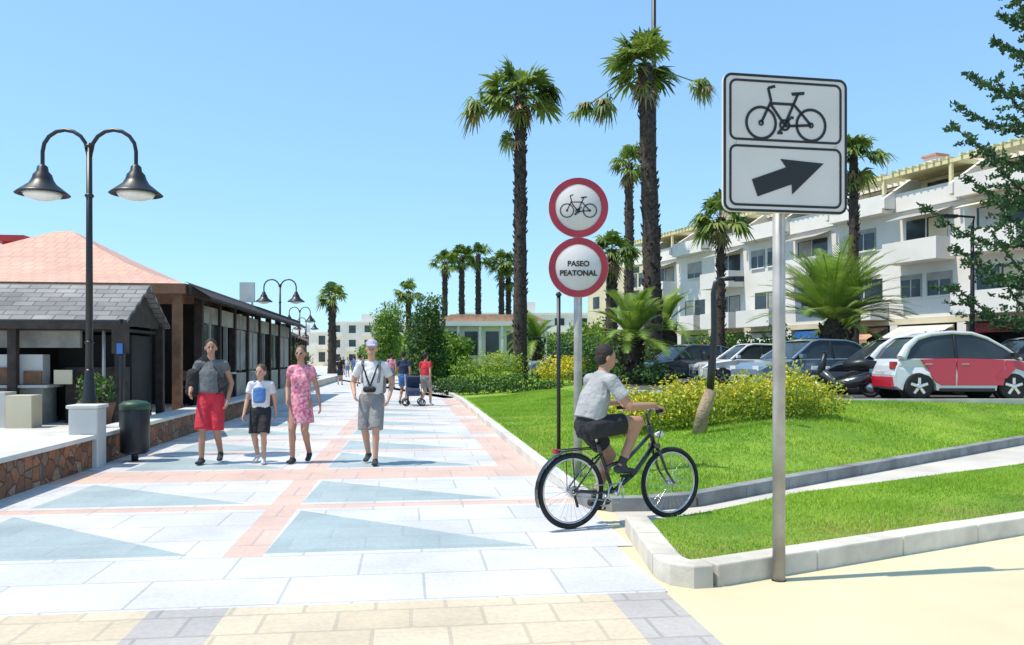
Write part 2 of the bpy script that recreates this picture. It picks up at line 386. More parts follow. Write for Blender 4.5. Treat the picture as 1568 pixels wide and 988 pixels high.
def fan_palm(name,x,y,zb,zt,rad_tr,cr,nf=34,lean=0,skirt=10,seed=1,extra=(),droop=.35):
    R.seed(seed); v=[];f=[];m=[]
    c=V((x+lean,y,zt))
    for i in range(nf):
        az=R.uniform(0,2*math.pi); el=rad(R.choice([75,55,40,25,10,0,-10,-20])+R.uniform(-12,12))
        d=V((math.cos(az)*math.cos(el),math.sin(az)*math.cos(el),math.sin(el)))
        fan(v,f,m,c+V((0,0,R.uniform(-.3,.15))),d,cr*R.uniform(.4,.6),cr*R.uniform(.4,.58),R.choice([0,0,0,1]),droop=droop)
    for i in range(skirt):
        az=R.uniform(0,2*math.pi); el=rad(R.uniform(-75,-40)); d=V((math.cos(az)*math.cos(el),math.sin(az)*math.cos(el),math.sin(el)))
        fan(v,f,m,c+V((0,0,-.3-R.uniform(0,.5))),d,cr*.25,cr*.35,R.choice([2,2,0]),11,.4)
    for (dx,dz,s) in extra:
        for k in range(9):
            cc=c+V((dx,R.uniform(-.3,.3),dz))*R.uniform(.75,.95)
            dd=V((R.uniform(-1,1)+dx*.4,R.uniform(-1,1),R.uniform(-1,.6)))
            fan(v,f,m,cc,dd,s*.25,s*.6,R.choice([0,0,1,2]),11,.5)
        o=len(v); e=c+V((dx,0,dz))*.9; v.extend([c+V((0,0,-.04)),c+V((0,0,.04)),e+V((0,0,.03)),e+V((0,0,-.03))]); f.append((o,o+1,o+2,o+3)); m.append(0)
    o=npmesh(name,[tuple(a) for a in v],f,[leafP,leafPd,deadP],m)
    b=MB(); n=12; pts=[];rs=[]
    for i in range(n+1):
        t=i/n; pts.append((x+lean*t**1.5,y,zb-.1+(zt-zb+.1)*t)); rs.append(rad_tr*(1.25-.35*t+.25*max(0,.08-t)/.08+(.12 if i%2 else 0)))
    b.tube(pts,rs,bark,12)
    for i in range(int((zt-zb)*22)):
        t=R.random()**.8; az=R.uniform(0,6.28); rr=rad_tr*(1.2-.3*t)
        p=V((x+lean*t**1.5+rr*math.cos(az),y+rr*math.sin(az),zb+(zt-zb)*t))
        q=p+V((math.cos(az)*.10,math.sin(az)*.10,.16))
        b.tube([p,q],[.06*rad_tr/.3,.02],bark,4)
    t=b.done('trunk',recalc=False); t.parent=o
    return o
def feather_palm(name,x,y,zb,zc,cr,nf=36,seed=3,tr=.28,emin=-5,curl=105):
    R.seed(seed); v=[];f=[];m=[]; c=V((x,y,zc))
    for i in range(nf):
        az=R.uniform(0,2*math.pi); el=rad(R.uniform(emin,84)); L=cr*R.uniform(.85,1.2); mm=R.choice([0,0,1])
        p=c.copy(); h=V((math.cos(az),math.sin(az),0)); ns=9; e=el
        for k in range(ns):
            dd=h*math.cos(e)+V((0,0,math.sin(e))); nx=p+dd*L/ns; sd=dd.cross(V((0,0,1)));
            if sd.length<.01: sd=V((-h.y,h.x,0))
            sd.normalize(); up=sd.cross(dd)
            o=len(v); v.extend([p-sd*.02,p+sd*.02,nx+sd*.015,nx-sd*.015]); f.append((o,o+1,o+2,o+3)); m.append(mm)
            if k>0:
                for s_ in(-1,1):
                    for j in range(5):
                        pp=p+(nx-p)*(j/5); ll=.46*cr/1.8*math.sin(math.pi*(k+j/5+.7)/(ns+1.2))*R.uniform(.8,1.1)
                        dl=(sd*s_*.75+dd*.85+up*.3+V((0,0,-.12))).normalized(); t1=pp+dl*ll+V((0,0,-.12*ll)); wv=dd*.028
                        o=len(v); v.extend([pp-wv,pp+wv,t1+wv*.2,t1-wv*.2]); f.append((o,o+1,o+2,o+3)); m.append(mm)
            p=nx; e-=rad(curl)/ns*(.4+.9*k/ns)
    o=npmesh(name,[tuple(a) for a in v],f,[leafF,leafP,deadP],m)
    b=MB(); b.tube([(x,y,zb-.1),(x,y,zb+(zc-zb)*.5),(x,y,zc-.25),(x,y,zc+.1)],[tr*1.1,tr,tr*1.45,tr*.6],bark,12)
    for i in range(90):
        t=R.random(); az=R.uniform(0,6.28); rr=tr*(1+.4*t); p=V((x+rr*math.cos(az),y+rr*math.sin(az),zb+(zc-zb)*t)); b.tube([p,p+V((math.cos(az)*.1,math.sin(az)*.1,.15))],[.06,.03],bark,4)
    t=b.done('trunk',recalc=False); t.parent=o
fan_palm('palm_tree',.40,40,.55,14.6,.27,2.15,40,0.0,14,11,extra=((-2.1,-.75,1.6),(-.5,-2.6,1.0),(1.5,.2,1.1)),droop=.22)
fan_palm('palm_tree',6.25,36,.57,14.5,.33,1.9,40,-.4,12,12,extra=((2.6,-.9,1.0),(-1.9,-2.1,1.2),(-3.0,-2.2,.9)),droop=.22)
fan_palm('palm_tree',8.6,60,.57,15.9,.30,1.9,28,0,10,13)
fan_palm('palm_tree',11.5,45,.57,9.3,.2,1.9,26,0,8,14)
fan_palm('palm_tree',15.9,38,.57,11.0,.2,1.7,28,0,8,15)
fan_palm('palm_tree',6.1,50,.57,8.2,.3,2.0,26,0,8,16)
for i,(xx,zz) in enumerate(((-7.4,12.2),(-5.6,12.9),(-3.8,13.3),(-1.2,12.6),(-.4,11))):
    fan_palm('palm_tree',xx,90+i,.3,zz,.28,2.1,26,0,6,20+i)
fan_palm('palm_tree',-10.4,82,.3,8.3,.25,1.7,22,0,6,30)
fan_palm('palm_tree',-18.5,84,.0,8.0,.35,2.0,24,0,8,31)
feather_palm('date_palm',10.35,26.4,.58,2.7,2.6,76,3,.25,18,64)
feather_palm('date_palm',4.4,30,.57,2.2,2.1,50,4,.3,5,85)
feather_palm('date_palm',1.4,46,.57,2.6,2.0,30,5,.3)
feather_palm('date_palm',7.6,40,.57,3.2,2.1,30,6,.3)
feather_palm('date_palm',12.6,31,.57,2.6,1.7,30,8,.2)

def col_tree(x,y,z0,zt,r,mats=(leafA,leafD,leafD)):
    n=4; bl=[(x+R.uniform(-.15,.15)*r,y,z0+(zt-z0)*(.3+.7*i/n)-.2,r*R.uniform(.8,1.05),r,(zt-z0)*.22) for i in range(n+1)]
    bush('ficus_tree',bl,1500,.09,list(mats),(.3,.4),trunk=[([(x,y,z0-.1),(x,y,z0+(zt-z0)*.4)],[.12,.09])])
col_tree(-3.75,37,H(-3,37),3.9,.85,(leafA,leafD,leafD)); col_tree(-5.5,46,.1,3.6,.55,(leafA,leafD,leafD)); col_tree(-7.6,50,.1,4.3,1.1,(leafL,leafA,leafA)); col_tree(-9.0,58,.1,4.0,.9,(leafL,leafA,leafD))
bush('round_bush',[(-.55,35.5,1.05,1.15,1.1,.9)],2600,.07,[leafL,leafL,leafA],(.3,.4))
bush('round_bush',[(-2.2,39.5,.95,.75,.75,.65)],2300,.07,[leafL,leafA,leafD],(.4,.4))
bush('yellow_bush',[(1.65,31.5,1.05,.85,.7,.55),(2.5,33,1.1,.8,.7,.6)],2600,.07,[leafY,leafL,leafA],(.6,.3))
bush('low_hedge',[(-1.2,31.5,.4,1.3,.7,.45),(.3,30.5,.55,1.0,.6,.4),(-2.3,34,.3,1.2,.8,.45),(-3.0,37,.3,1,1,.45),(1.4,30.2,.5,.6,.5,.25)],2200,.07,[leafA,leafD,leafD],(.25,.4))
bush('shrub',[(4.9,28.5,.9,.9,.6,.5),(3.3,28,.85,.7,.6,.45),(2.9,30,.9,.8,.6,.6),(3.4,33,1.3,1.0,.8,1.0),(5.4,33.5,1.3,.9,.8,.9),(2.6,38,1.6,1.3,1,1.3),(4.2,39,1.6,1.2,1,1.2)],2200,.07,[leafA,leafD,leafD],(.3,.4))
bl=[]
R.seed(5)
for i in range(22):
    x=1.75+3.7*(i%10)/9+R.uniform(-.12,.12); y=13.6+.12*(x-1.9)+(.9 if i>9 else 0)+R.uniform(-.15,.15); hh=R.uniform(.40,.58)*(.75 if i%10 in(0,9) else 1)
    bl.append((x,y,H(x,y)+hh*.72,R.uniform(.34,.50),.40,hh*.88))
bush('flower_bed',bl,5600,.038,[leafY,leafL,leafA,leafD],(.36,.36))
R.seed(9); bl=[]
for i in range(44):
    y=R.uniform(58,105); x=-10.5-(y-70)*.29+R.uniform(1.5,4) if y>70 else -5.5-(y-50)*.25+R.uniform(1.5,4)
    r=R.uniform(1.0,1.9); bl.append((x,y,R.uniform(1.2,2.8),r,r,r*.9))
for i in range(22):
    y=R.uniform(66,100); x=R.uniform(-4,12); r=R.uniform(1.2,2.3); bl.append((x,y,R.uniform(1.5,3.4),r,r,r*.9))
for i in range(20):
    y=R.uniform(70,120); x=-19-(y-70)*.33-R.uniform(1,5); r=R.uniform(1.2,2.4); bl.append((x,y,R.uniform(1.3,3.2),r,r,r))
bush('distant_trees',bl,380,.22,[leafL,leafA,leafD],(.26,.46))
R.seed(19); bl=[]
for i in range(16):
    x=5.5+i*.9; y=58-i*1.4+R.uniform(-1,1); r=R.uniform(.8,1.3); bl.append((x,y,1.2+R.uniform(0,1.2),r,r,r))
bush('hedge_trees',bl,600,.14,[leafA,leafA,leafD],(.2,.4))

def pine(x,y,zb,ht):
    R.seed(44); v=[];f=[];m=[]; b=MB(); b.tube([(x,y,zb),(x,y,zb+ht)],[.24,.04],barkL,10)
    z=zb+2.2; lev=0
    while z<zb+ht-.3:
        t=(z-zb)/ht; L=3.9*(1-t)**.7+.3; nb_=7; a0=lev*.7+R.uniform(0,.3); lev+=1
        for i in range(nb_):
            az=a0+6.283*i/nb_+R.uniform(-.15,.15); h=V((math.cos(az),math.sin(az),0)); p=V((x,y,z)); pts=[p]; ll=L*R.uniform(.75,1.12)
            for k in range(1,8): q=k/7; pts.append(V((x,y,z))+h*ll*q+V((0,0,ll*(-.16*math.sin(q*3)+.26*q*q))))
            b.tube(pts,[.045*(1-.1*k) for k in range(8)],bark,5)
            sd=V((-h.y,h.x,0))
            for k in range(2,8):
                for s_ in(-1,1):
                    bl_=.6*ll/2.7*(1.15-abs(k/7-.55)); st=pts[k]
                    dl=(sd*s_+h*.6+V((0,0,.15))).normalized()
                    for w in range(26):
                        c=st+dl*bl_*R.random()+V((R.gauss(0,.04),R.gauss(0,.04),R.gauss(0,.04)))
                        u=V((R.gauss(0,1),R.gauss(0,1),R.gauss(0,.6)+.6)).normalized()*.11; ww=u.cross(V((R.random(),R.random(),.3))).normalized()*.035
                        o=len(v); v.extend([c-ww,c+ww,c+u+ww*.3,c+u-ww*.3]); f.append((o,o+1,o+2,o+3)); m.append(0)
                for w in range(20):
                    c=pts[k-1]+(pts[k]-pts[k-1])*R.random(); u=V((R.gauss(0,1),R.gauss(0,1),R.gauss(0,1))).normalized()*.12; ww=u.cross(V((R.random(),R.random(),.3))).normalized()*.035
                    o=len(v); v.extend([c-ww,c+ww,c+u+ww*.3,c+u-ww*.3]); f.append((o,o+1,o+2,o+3)); m.append(0)
        z+=1.25*(1-t*.4)
    o=npmesh('norfolk_pine',[tuple(a) for a in v],f,[pine_m],m); t=b.done('trunk_and_limbs',recalc=False); t.parent=o
pine(15.55,22.5,.58,14.5)

# ---------------------------------------------------------------- street lamps
def street_lamp(x,y,z0,ht=5.0,rz=0,arms=(-1,1)):
    b=MB()
    b.lathe([(.17,0),(.17,.12),(.12,.2),(.10,.8),(.125,.86),(.09,.95),(.065,1.3),(.055,1.35)],(0,0,0),black_metal,14)
    b.tube([(0,0,1.3),(0,0,ht-.2)],[.055,.04],black_metal,12)
    for zz in(1.75,ht-1.0,ht-.25): b.lathe([(.05,-.03),(.07,0),(.05,.03)],(0,0,zz),black_metal,12)
    for s in arms:
        pts=[(0,0,ht-.5),(s*.03,0,ht-.3)]
        for k in range(9):
            a=math.pi*(1-k/8); pts.append((s*(.37+.34*math.cos(a)),0,ht-.33+.33*math.sin(a)))
        pts+= [(s*.71,0,ht-.5),(s*.71,0,ht-.58)]
        b.tube(pts,.03,black_metal,8)
        b.lathe([(.03,.06),(.075,.02),(.085,-.05),(.13,-.10),(.15,-.17),(.19,-.24),(.34,-.36),(.385,-.40),(.375,-.405),(.3,-.38)],(s*.71,0,ht-.58),black_metal,22)
        b.lathe([(.28,0),(.24,-.06),(.12,-.10),(.02,-.11)],(s*.71,0,ht-.962),lampglass,18)
    return b.done('street_lamp',(x,y,z0),rz,recalc=True)
street_lamp(-6.42,12.4,.0,4.98)
street_lamp(-10.2,35.9,.0); street_lamp(-14.3,55,.0); street_lamp(-17.4,69,0); street_lamp(-23.5,90,0)
b=MB(); b.tube([(0,0,0),(0,0,24)],[.14,.10],black_metal,10); b.lathe([(.25,0),(.25,.3),(.16,.4)],(0,0,0),black_metal,12); b.done('light_mast',(6.95,40,.57))
b=MB(); b.tube([(0,0,0),(0,0,5.1)],[.08,.05],black_metal,10); b.tube([(0,0,5.0),(0,-.1,5.25),(-.7,-.1,5.3)],.035,black_metal,8); b.box((-.8,-.1,5.27),(.5,.2,.1),black_metal); b.done('lamp_post',(14.1,25,.58))

# ---------------------------------------------------------------- signs
def annulus(mb,T,cx,cy,r,w,mat,off,n=28):
    vs=[];fs=[]
    for i in range(n):
        a=2*math.pi*i/n; vs.append(T(cx+(r-w/2)*math.cos(a),cy+(r-w/2)*math.sin(a),off)); vs.append(T(cx+(r+w/2)*math.cos(a),cy+(r+w/2)*math.sin(a),off))
    for i in range(n):
        j=(i+1)%n; fs.append((2*i,2*i+1,2*j+1,2*j))
    mb.add(vs,fs,mat)
def stroke(mb,T,a,c,w,mat,off):
    dx,dy=c[0]-a[0],c[1]-a[1]; l=math.hypot(dx,dy); nx,ny=-dy/l*w/2,dx/l*w/2
    mb.add([T(a[0]-nx,a[1]-ny,off),T(a[0]+nx,a[1]+ny,off),T(c[0]+nx,c[1]+ny,off),T(c[0]-nx,c[1]-ny,off)],[(0,1,2,3)],mat)
def polyf(mb,T,pts,mat,off): mb.add([T(x,y,off) for x,y in pts],[tuple(range(len(pts)))],mat)
def bikepict(mb,T,s,cx,cy,mat,off,k=1):
    def t(x,y): return (cx+x*s,cy+y*s)
    annulus(mb,T,*t(-.5,-.25),.29*s,.045*s*k,mat,off); annulus(mb,T,*t(.5,-.25),.29*s,.045*s*k,mat,off)
    annulus(mb,T,*t(-.03,-.27),.09*s,.04*s*k,mat,off,16); annulus(mb,T,*t(-.5,-.25),.04*s,.03*s*k,mat,off,10); annulus(mb,T,*t(.5,-.25),.04*s,.03*s*k,mat,off,10)
    w=.045*s*k
    for a,c in(((-.5,-.25),(-.30,.16)),((-.30,.16),(-.36,.40)),((-.36,.40),(-.22,.44)),((-.30,.12),(.18,.12)),((-.31,.10),(-.03,-.27)),((-.03,-.27),(.24,.33)),((.5,-.25),(.17,.10)),((.5,-.25),(-.03,-.29)),((.08,-.14),(-.14,-.40)),((-.18,-.42),(-.07,-.42)),((.08,-.12),(.15,-.13))):
        stroke(mb,T,t(*a),t(*c),w,mat,off)
    polyf(mb,T,[t(.10,.34),t(.12,.28),t(.36,.31),t(.37,.37)],mat,off)
def rrect(x0,x1,y0,y1,r,n=5):
    p=[]
    for cx,cy,a0 in((x1-r,y1-r,0),(x0+r,y1-r,90),(x0+r,y0+r,180),(x1-r,y0+r,270)):
        for i in range(n+1): a=rad(a0+90*i/n); p.append((cx+r*math.cos(a),cy+r*math.sin(a)))
    return p
b=MB(); T=lambda x,y,o:(x,-.012-o,y)
b.prism(rrect(-.447,.447,-.458,.458,.06),-.012,.012,sign_white,'Y')
def frame(x0,x1,y0,y1,r,w,mat,off):
    a=rrect(x0,x1,y0,y1,r);c=rrect(x0+w,x1-w,y0+w,y1-w,max(.01,r-w)); n=len(a)
    b.add([T(*p,off) for p in a]+[T(*p,off) for p in c],[(i,(i+1)%n,(i+1)%n+n,i+n) for i in range(n)],mat)
frame(-.445,.445,-.456,.456,.058,.017,sign_black,.003)
frame(-.405,.405,.014,.42,.05,.016,sign_black,.003); frame(-.405,.405,-.42,-.014,.05,.016,sign_black,.003)
bikepict(b,T,.36,0,.225,sign_black,.004,1.15)
ar=[(-.24,-.06),(.02,-.06),(.0,-.125),(.29,.0),(.0,.125),(.02,.06),(-.24,.06)]
rot=rad(20); ar=[((x)*math.cos(rot)-y*math.sin(rot),(x)*math.sin(rot)+y*math.cos(rot)-.217) for x,y in ar]
polyf(b,T,ar,sign_black,.004)
b.tube([(-.01,.065,-2.955),(-.01,.065,.43)],.042,grey_metal,16)
for zz in(.28,-.30):
    b.box((-.01,.018,zz),(.3,.012,.04),grey_metal); b.lathe([(.048,-.02),(.048,.02)],(-.01,.065,zz),grey_metal,14)
for sx in(-.36,.36): b.lathe([(.008,-.016),(.008,-.012)],(sx,0,0),grey_metal,8,'Y')
b.lathe([(.09,0),(.09,.012),(.05,.02)],(-.01,.065,-2.955),grey_metal,16)
b.done('direction_sign',(1.83,5.47,2.935),rad(10),recalc=True)

b=MB()
def rsign(zc,txt):
    b.lathe([(.35,-.012),(.355,0),(.35,.012)],(0,0,zc),sign_white,40,'Y')
    Tt=lambda x,y,o:(x,-.014-o,zc+y)
    annulus(b,Tt,0,0,.311,.078,sign_red,.004,44)
    if not txt: bikepict(b,Tt,.27,0,.03,sign_black,.006,1.0)
rsign(3.28,False); rsign(2.575,True)
b.tube([(0,.06,0),(0,.06,3.5)],.05,grey_metal,14)
for zz in(3.28,2.575): b.box((0,.03,zz),(.25,.03,.04),grey_metal)
so=b.done('no_cycling_sign',(.78,9.6,0),0)
for i,tx in enumerate(('PASEO','PEATONAL')):
    cu=bpy.data.curves.new('text_%d'%i,'FONT'); cu.body=tx; cu.size=.088; cu.align_x='CENTER'; cu.offset=.003
    t=bpy.data.objects.new('lettering',cu); sc.collection.objects.link(t); t.parent=so; t.location=(0,-.022,2.59-.11*i); t.rotation_euler=(rad(90),0,0); cu.materials.append(sign_black)
b=MB(); b.tube([(0,0,0),(0,0,2.25)],.028,black_metal,10); b.lathe([(.07,0),(.07,.05),(.03,.08)],(0,0,0),black_metal,12); b.lathe([(.03,0),(.045,.02),(.02,.06)],(0,0,2.25),black_metal,12); b.done('metal_post',(.64,11.2,H(.64,11.2)))
zb=H(3,12.8)
b=MB(); b.tube([(0,0,-.05),(.08,0,.35),(.20,0,.68)],[.11,.10,.085],barkL,10)
b.tube([(.18,0,.6),(.21,.0,1.0),(.25,0,1.6),(.24,0,2.2),(.27,0,2.36),(.36,0,2.42)],[.055,.065,.05,.045,.04,.035],black_metal,8)
b.tube([(.34,0,2.42),(.62,0,2.43)],.035,black_metal,8); b.box((.64,0,2.42),(.14,.08,.08),black_metal)
b.tube([(.2,0,1.05),(.4,.05,.9)],.025,black_metal,6); b.tube([(.2,0,1.15),(.08,.0,1.27)],.025,black_metal,6)
b.done('bent_post',(2.92,12.8,zb))

# ---------------------------------------------------------------- left side
b=MB(); 
b.bb(-3.45,-3.05,5.0,27,-.02,.40,stone_m)
yy=5.0
while yy<27: b.bb(-3.50,-3.0,yy+.004,yy+.996,.40,.46,coping); yy+=1.0
b.done('stone_wall',PO,RZ,bevel=.01)
b=MB(); b.bb(-30,-3.5,2,60,-.05,.36,coping); b.done('terrace_floor',PO,RZ)
b=MB(); b.bb(-.19,.19,-.17,.17,0,.82,plastic_w); b.bb(-.215,.215,-.2,.2,.82,.87,coping); b.done('wall_pier',(-5.90,11.35,0),RZ,bevel=.015)
b=MB(); b.lathe([(.17,.12),(.2,.15),(.205,.8),(.19,.82)],(0,0,0),black_metal,18); b.lathe([(.215,.76),(.215,.84),(.16,.88),(.05,.90)],(0,0,0),green_pl,18); b.tube([(0,0,0),(0,0,.2)],.05,black_metal,8); b.done('litter_bin',(-5.52,11.95,0),bevel=0)
b=MB(); b.tube([(0,0,0),(0,0,1.75)],.035,black_metal,10); b.box((0,-.03,1.45),(.26,.03,.45),dark_wood); b.box((0,-.055,1.30),(.09,.01,.16),blue_m); b.lathe([(.2,0),(.2,.03),(.05,.07)],(0,0,0),black_metal,14); b.done('menu_stand',(-5.98,12.5,.36))
b=MB(); x0,x1,y0,y1=-8.5,0,0,2.6
for yy,zz,yy2,zz2 in((y0-.0,2.18,1.3,2.9),(2.6,2.18,1.3,2.9)):
    b.add([(x0,yy,zz),(x1+.0,yy,zz),(x1+.0,yy2,zz2),(x0,yy2,zz2),(x0,yy,zz-.06),(x1,yy,zz-.06),(x1,yy2,zz2-.06),(x0,yy2,zz2-.06)],[(0,1,2,3),(4,7,6,5),(0,4,5,1),(1,5,6,2)],shingle)
b.add([(x1-.15,.1,2.1),(x1-.15,2.5,2.1),(x1-.15,1.3,2.8)],[(0,1,2)],dark_wood)
b.bb(x0,x1,-.04,.0,2.02,2.15,dark_wood)
for xx in(-6,-4.0,-1.9,-.15):
    for yy in(.12,2.45): b.bb(xx-.07,xx+.07,yy-.07,yy+.07,.36,2.15,dark_wood)
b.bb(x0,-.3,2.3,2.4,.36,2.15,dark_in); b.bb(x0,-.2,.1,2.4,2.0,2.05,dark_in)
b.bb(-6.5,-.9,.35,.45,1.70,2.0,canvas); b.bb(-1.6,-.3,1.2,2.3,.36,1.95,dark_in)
b.bb(-5.5,-1.45,.2,.75,.36,1.0,canvas); b.bb(-5.6,-1.35,.12,.8,1.0,1.05,coping)
b.bb(-3.4,-2.35,.3,.6,1.06,1.60,plastic_w); b.bb(-2.25,-1.5,.3,.6,1.06,1.58,plastic_w)
b.bb(-2.6,-1.75,-.5,-.1,.36,.95,plastic_w); b.bb(-1.7,-1.3,-.6,-.2,.36,.9,cream_wall); b.bb(-3.6,-2.7,-.6,-.15,.36,.62,black_metal)
for i in range(9): b.bb(-5.3+i*.5,-5.0+i*.5,.26,.29,1.06,1.2+R.uniform(0,.2),R.choice([plastic_w,brown_wood,black_metal,cream_wall]))
b.bb(-1.2,-.3,.5,1.1,.36,1.35,dark_wood)
b.tube([(-.45,.2,.36),(-.45,.2,2.1)],.03,grey_metal,8)
b.done('kiosk',(-6.7,14.2,0),RZ)
def table(x,y,z0=.36,mat=plastic_w):
    b=MB(); b.lathe([(.4,.72),(.42,.73),(.42,.76),(.4,.77)],(0,0,0),mat,18); b.tube([(0,0,.03),(0,0,.73)],.03,black_metal,8); b.lathe([(.25,0),(.25,.02),(.05,.05)],(0,0,0),black_metal,14); b.done('cafe_table',(x,y,z0))
def chair(x,y,rz,mat,z0=.36):
    b=MB()
    for sx in(-.2,.2):
        for sy in(-.2,.2): b.tube([(sx,sy,0),(sx,sy*.95,.45)],.016,black_metal,6)
        b.tube([(sx,.2,.44),(sx,.26,.86)],.016,black_metal,6)
    b.box((0,0,.46),(.44,.44,.035),mat); b.box((0,.25,.74),(.42,.025,.24),mat); b.done('cafe_chair',(x,y,z0),rz)
table(-7.9,20.5); chair(-7.9,19.9,3,brown_wood); table(-8.6,26); chair(-8.6,25.4,3,brown_wood); table(-8.2,23); chair(-8.2,22.4,3,plastic_w)
b=MB(); b.lathe([(.20,0),(.28,.35),(.30,.42),(.25,.42)],(0,0,0),brown_wood,18); b.done('plant_pot',(-6.9,13.55,.36))
bush('potted_plant',[(-6.9,13.55,1.0,.28,.28,.3)],6000,.05,[leafA,leafD,leafD],(.3,.4))
# restaurant
b=MB(); S=7.8
prof=[(1,3.12),(.78,3.36),(.55,3.72),(.3,4.2),(.06,4.72),(0,4.78)]
cx,cy=-S/2,S/2
def sq(r,z): h=S/2*r; return [(cx-h,cy-h,z),(cx+h,cy-h,z),(cx+h,cy+h,z),(cx-h,cy+h,z)]
for (r0,z0),(r1,z1) in zip(prof[:-1],prof[1:]):
    a=sq(r0,z0);c=sq(r1,z1); b.add(a+c,[(i,(i+1)%4,(i+1)%4+4,i+4) for i in range(4)],roof_pink)
for (xa,xb,ya,yb) in((-S,0,-.06,.06),(-.06,.06,.07,17.2),(-S,-.07,S-.06,S+.06)): b.bb(xa,xb,ya,yb,2.9,3.115,dark_wood if ya!=-.06 else brown_wood)
for i,yy in enumerate([.17,2.0,3.9,5.8,7.7,9.7,11.8,13.9,16.8]): b.bb(-.3,-.12,yy-.09,yy+.09,.36,2.99,brown_wood if i==0 else dark_wood)
for xx in(-7.5,-5.5,-3.7,-1.9): b.bb(xx-.08,xx+.08,.1,.26,.36,2.89,dark_wood)
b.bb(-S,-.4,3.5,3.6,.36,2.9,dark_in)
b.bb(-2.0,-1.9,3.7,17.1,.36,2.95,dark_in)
b.add([(.15,S,3.12),(.15,17.4,3.12),(-4,17.4,3.75),(-4,S,3.75),(.15,S,3.0),(.15,17.4,3.0),(-4,17.4,3.63),(-4,S,3.63)],[(0,1,2,3),(4,7,6,5),(0,4,5,1),(1,5,6,2),(3,7,4,0)],dark_wood)
b.add([(.45,.3,2.86),(.45,17.3,2.86),(-.1,17.3,3.2),(-.1,.3,3.2),(.45,.3,2.80),(.45,17.3,2.80)],[(0,1,2,3),(0,4,5,1)],dark_wood)
ys=[2.0,3.9,5.8,7.7,9.7,11.8,13.9,16.8]
for i,(ya,yb) in enumerate(zip(ys[:-1],ys[1:])):
    b.bb(-.24,-.18,ya+.12,yb-.12,.36,1.10,[canvas,dark_wood,shutter][i%3])
    if i%3!=1: b.bb(-.22,-.20,ya+.12,yb-.12,1.18,2.35,[glass_d,canvas,canvas,shutter,plastic_w,glass_d,shutter][i])
    b.bb(-.25,-.17,ya+.12,yb-.12,2.38,2.80,[canvas,shutter,canvas][i%3])
    b.bb(-.26,-.16,(ya+yb)/2-.03,(ya+yb)/2+.03,1.15,2.38,shutter)
b.bb(-7.6,-4.2,7.9,17.1,.36,3.0,white_wall)
b.bb(-4.2,-.3,17.2,17.3,.36,3.0,white_wall)
b.bb(-7.2,-2.5,2.0,2.4,.36,1.4,brown_wood)
b.done('beach_restaurant',(-7.0,17.5,0),RZ)
b=MB(); b.bb(-.25,.25,-.25,.25,0,4.1,plastic_red); b.bb(-.33,.33,-.33,.33,4.1,4.25,plastic_red); b.bb(-.2,.2,-.2,.2,4.25,4.42,plastic_red); b.bb(-.38,.38,-.38,.38,4.42,4.58,plastic_red); b.done('red_chimney',(-12.55,20.6,.0),RZ)
b=MB(); b.box((0,0,4.2),(.6,.1,.8),plastic_w); b.tube([(-.2,0,3.1),(-.2,0,4)],.04,grey_metal); b.tube([(.2,0,3.1),(.2,0,4)],.04,grey_metal); b.done('roof_sign',(-10.7,33,0))
def bar(x,y,L,w,h,roof):
    b=MB(); b.bb(-w,0,0,L,0,h-.4,dark_in); b.prism([(-w-.3,h-.4),(.5,h-.4),(.5,h-.25),(-w/2,h+.4),(-w-.3,h-.25)],-.2,L+.2,roof,'Y')
    for i in range(int(L/2.5)+1): b.bb(.3,.42,i*2.5,i*2.5+.12,0,h-.4,dark_wood)
    for i in range(int(L/2.5)): b.bb(.02,.05,i*2.5+.4,i*2.5+2.2,.2,1.1,[white_wall,cream_wall,shutter][i%3]); b.bb(.02,.05,i*2.5+.4,i*2.5+2.2,1.5,2.2,[shutter,plastic_w][i%2])
    b.done('beach_bar',(x,y,.0),rad(11))
bar(-11.0,37,12,5,3.2,shingle); bar(-14.0,51,14,6,3.3,roof_pink); bar(-18.8,68,16,6,3.2,shingle)
bush('terrace_shrub',[(-9.8,34.6,1.0,.7,.7,.9),(-10.6,36,.9,.6,.6,.7),(-13.2,49.5,1.2,1,.9,1.2)],2000,.08,[leafA,leafD,leafD],(.3,.4))

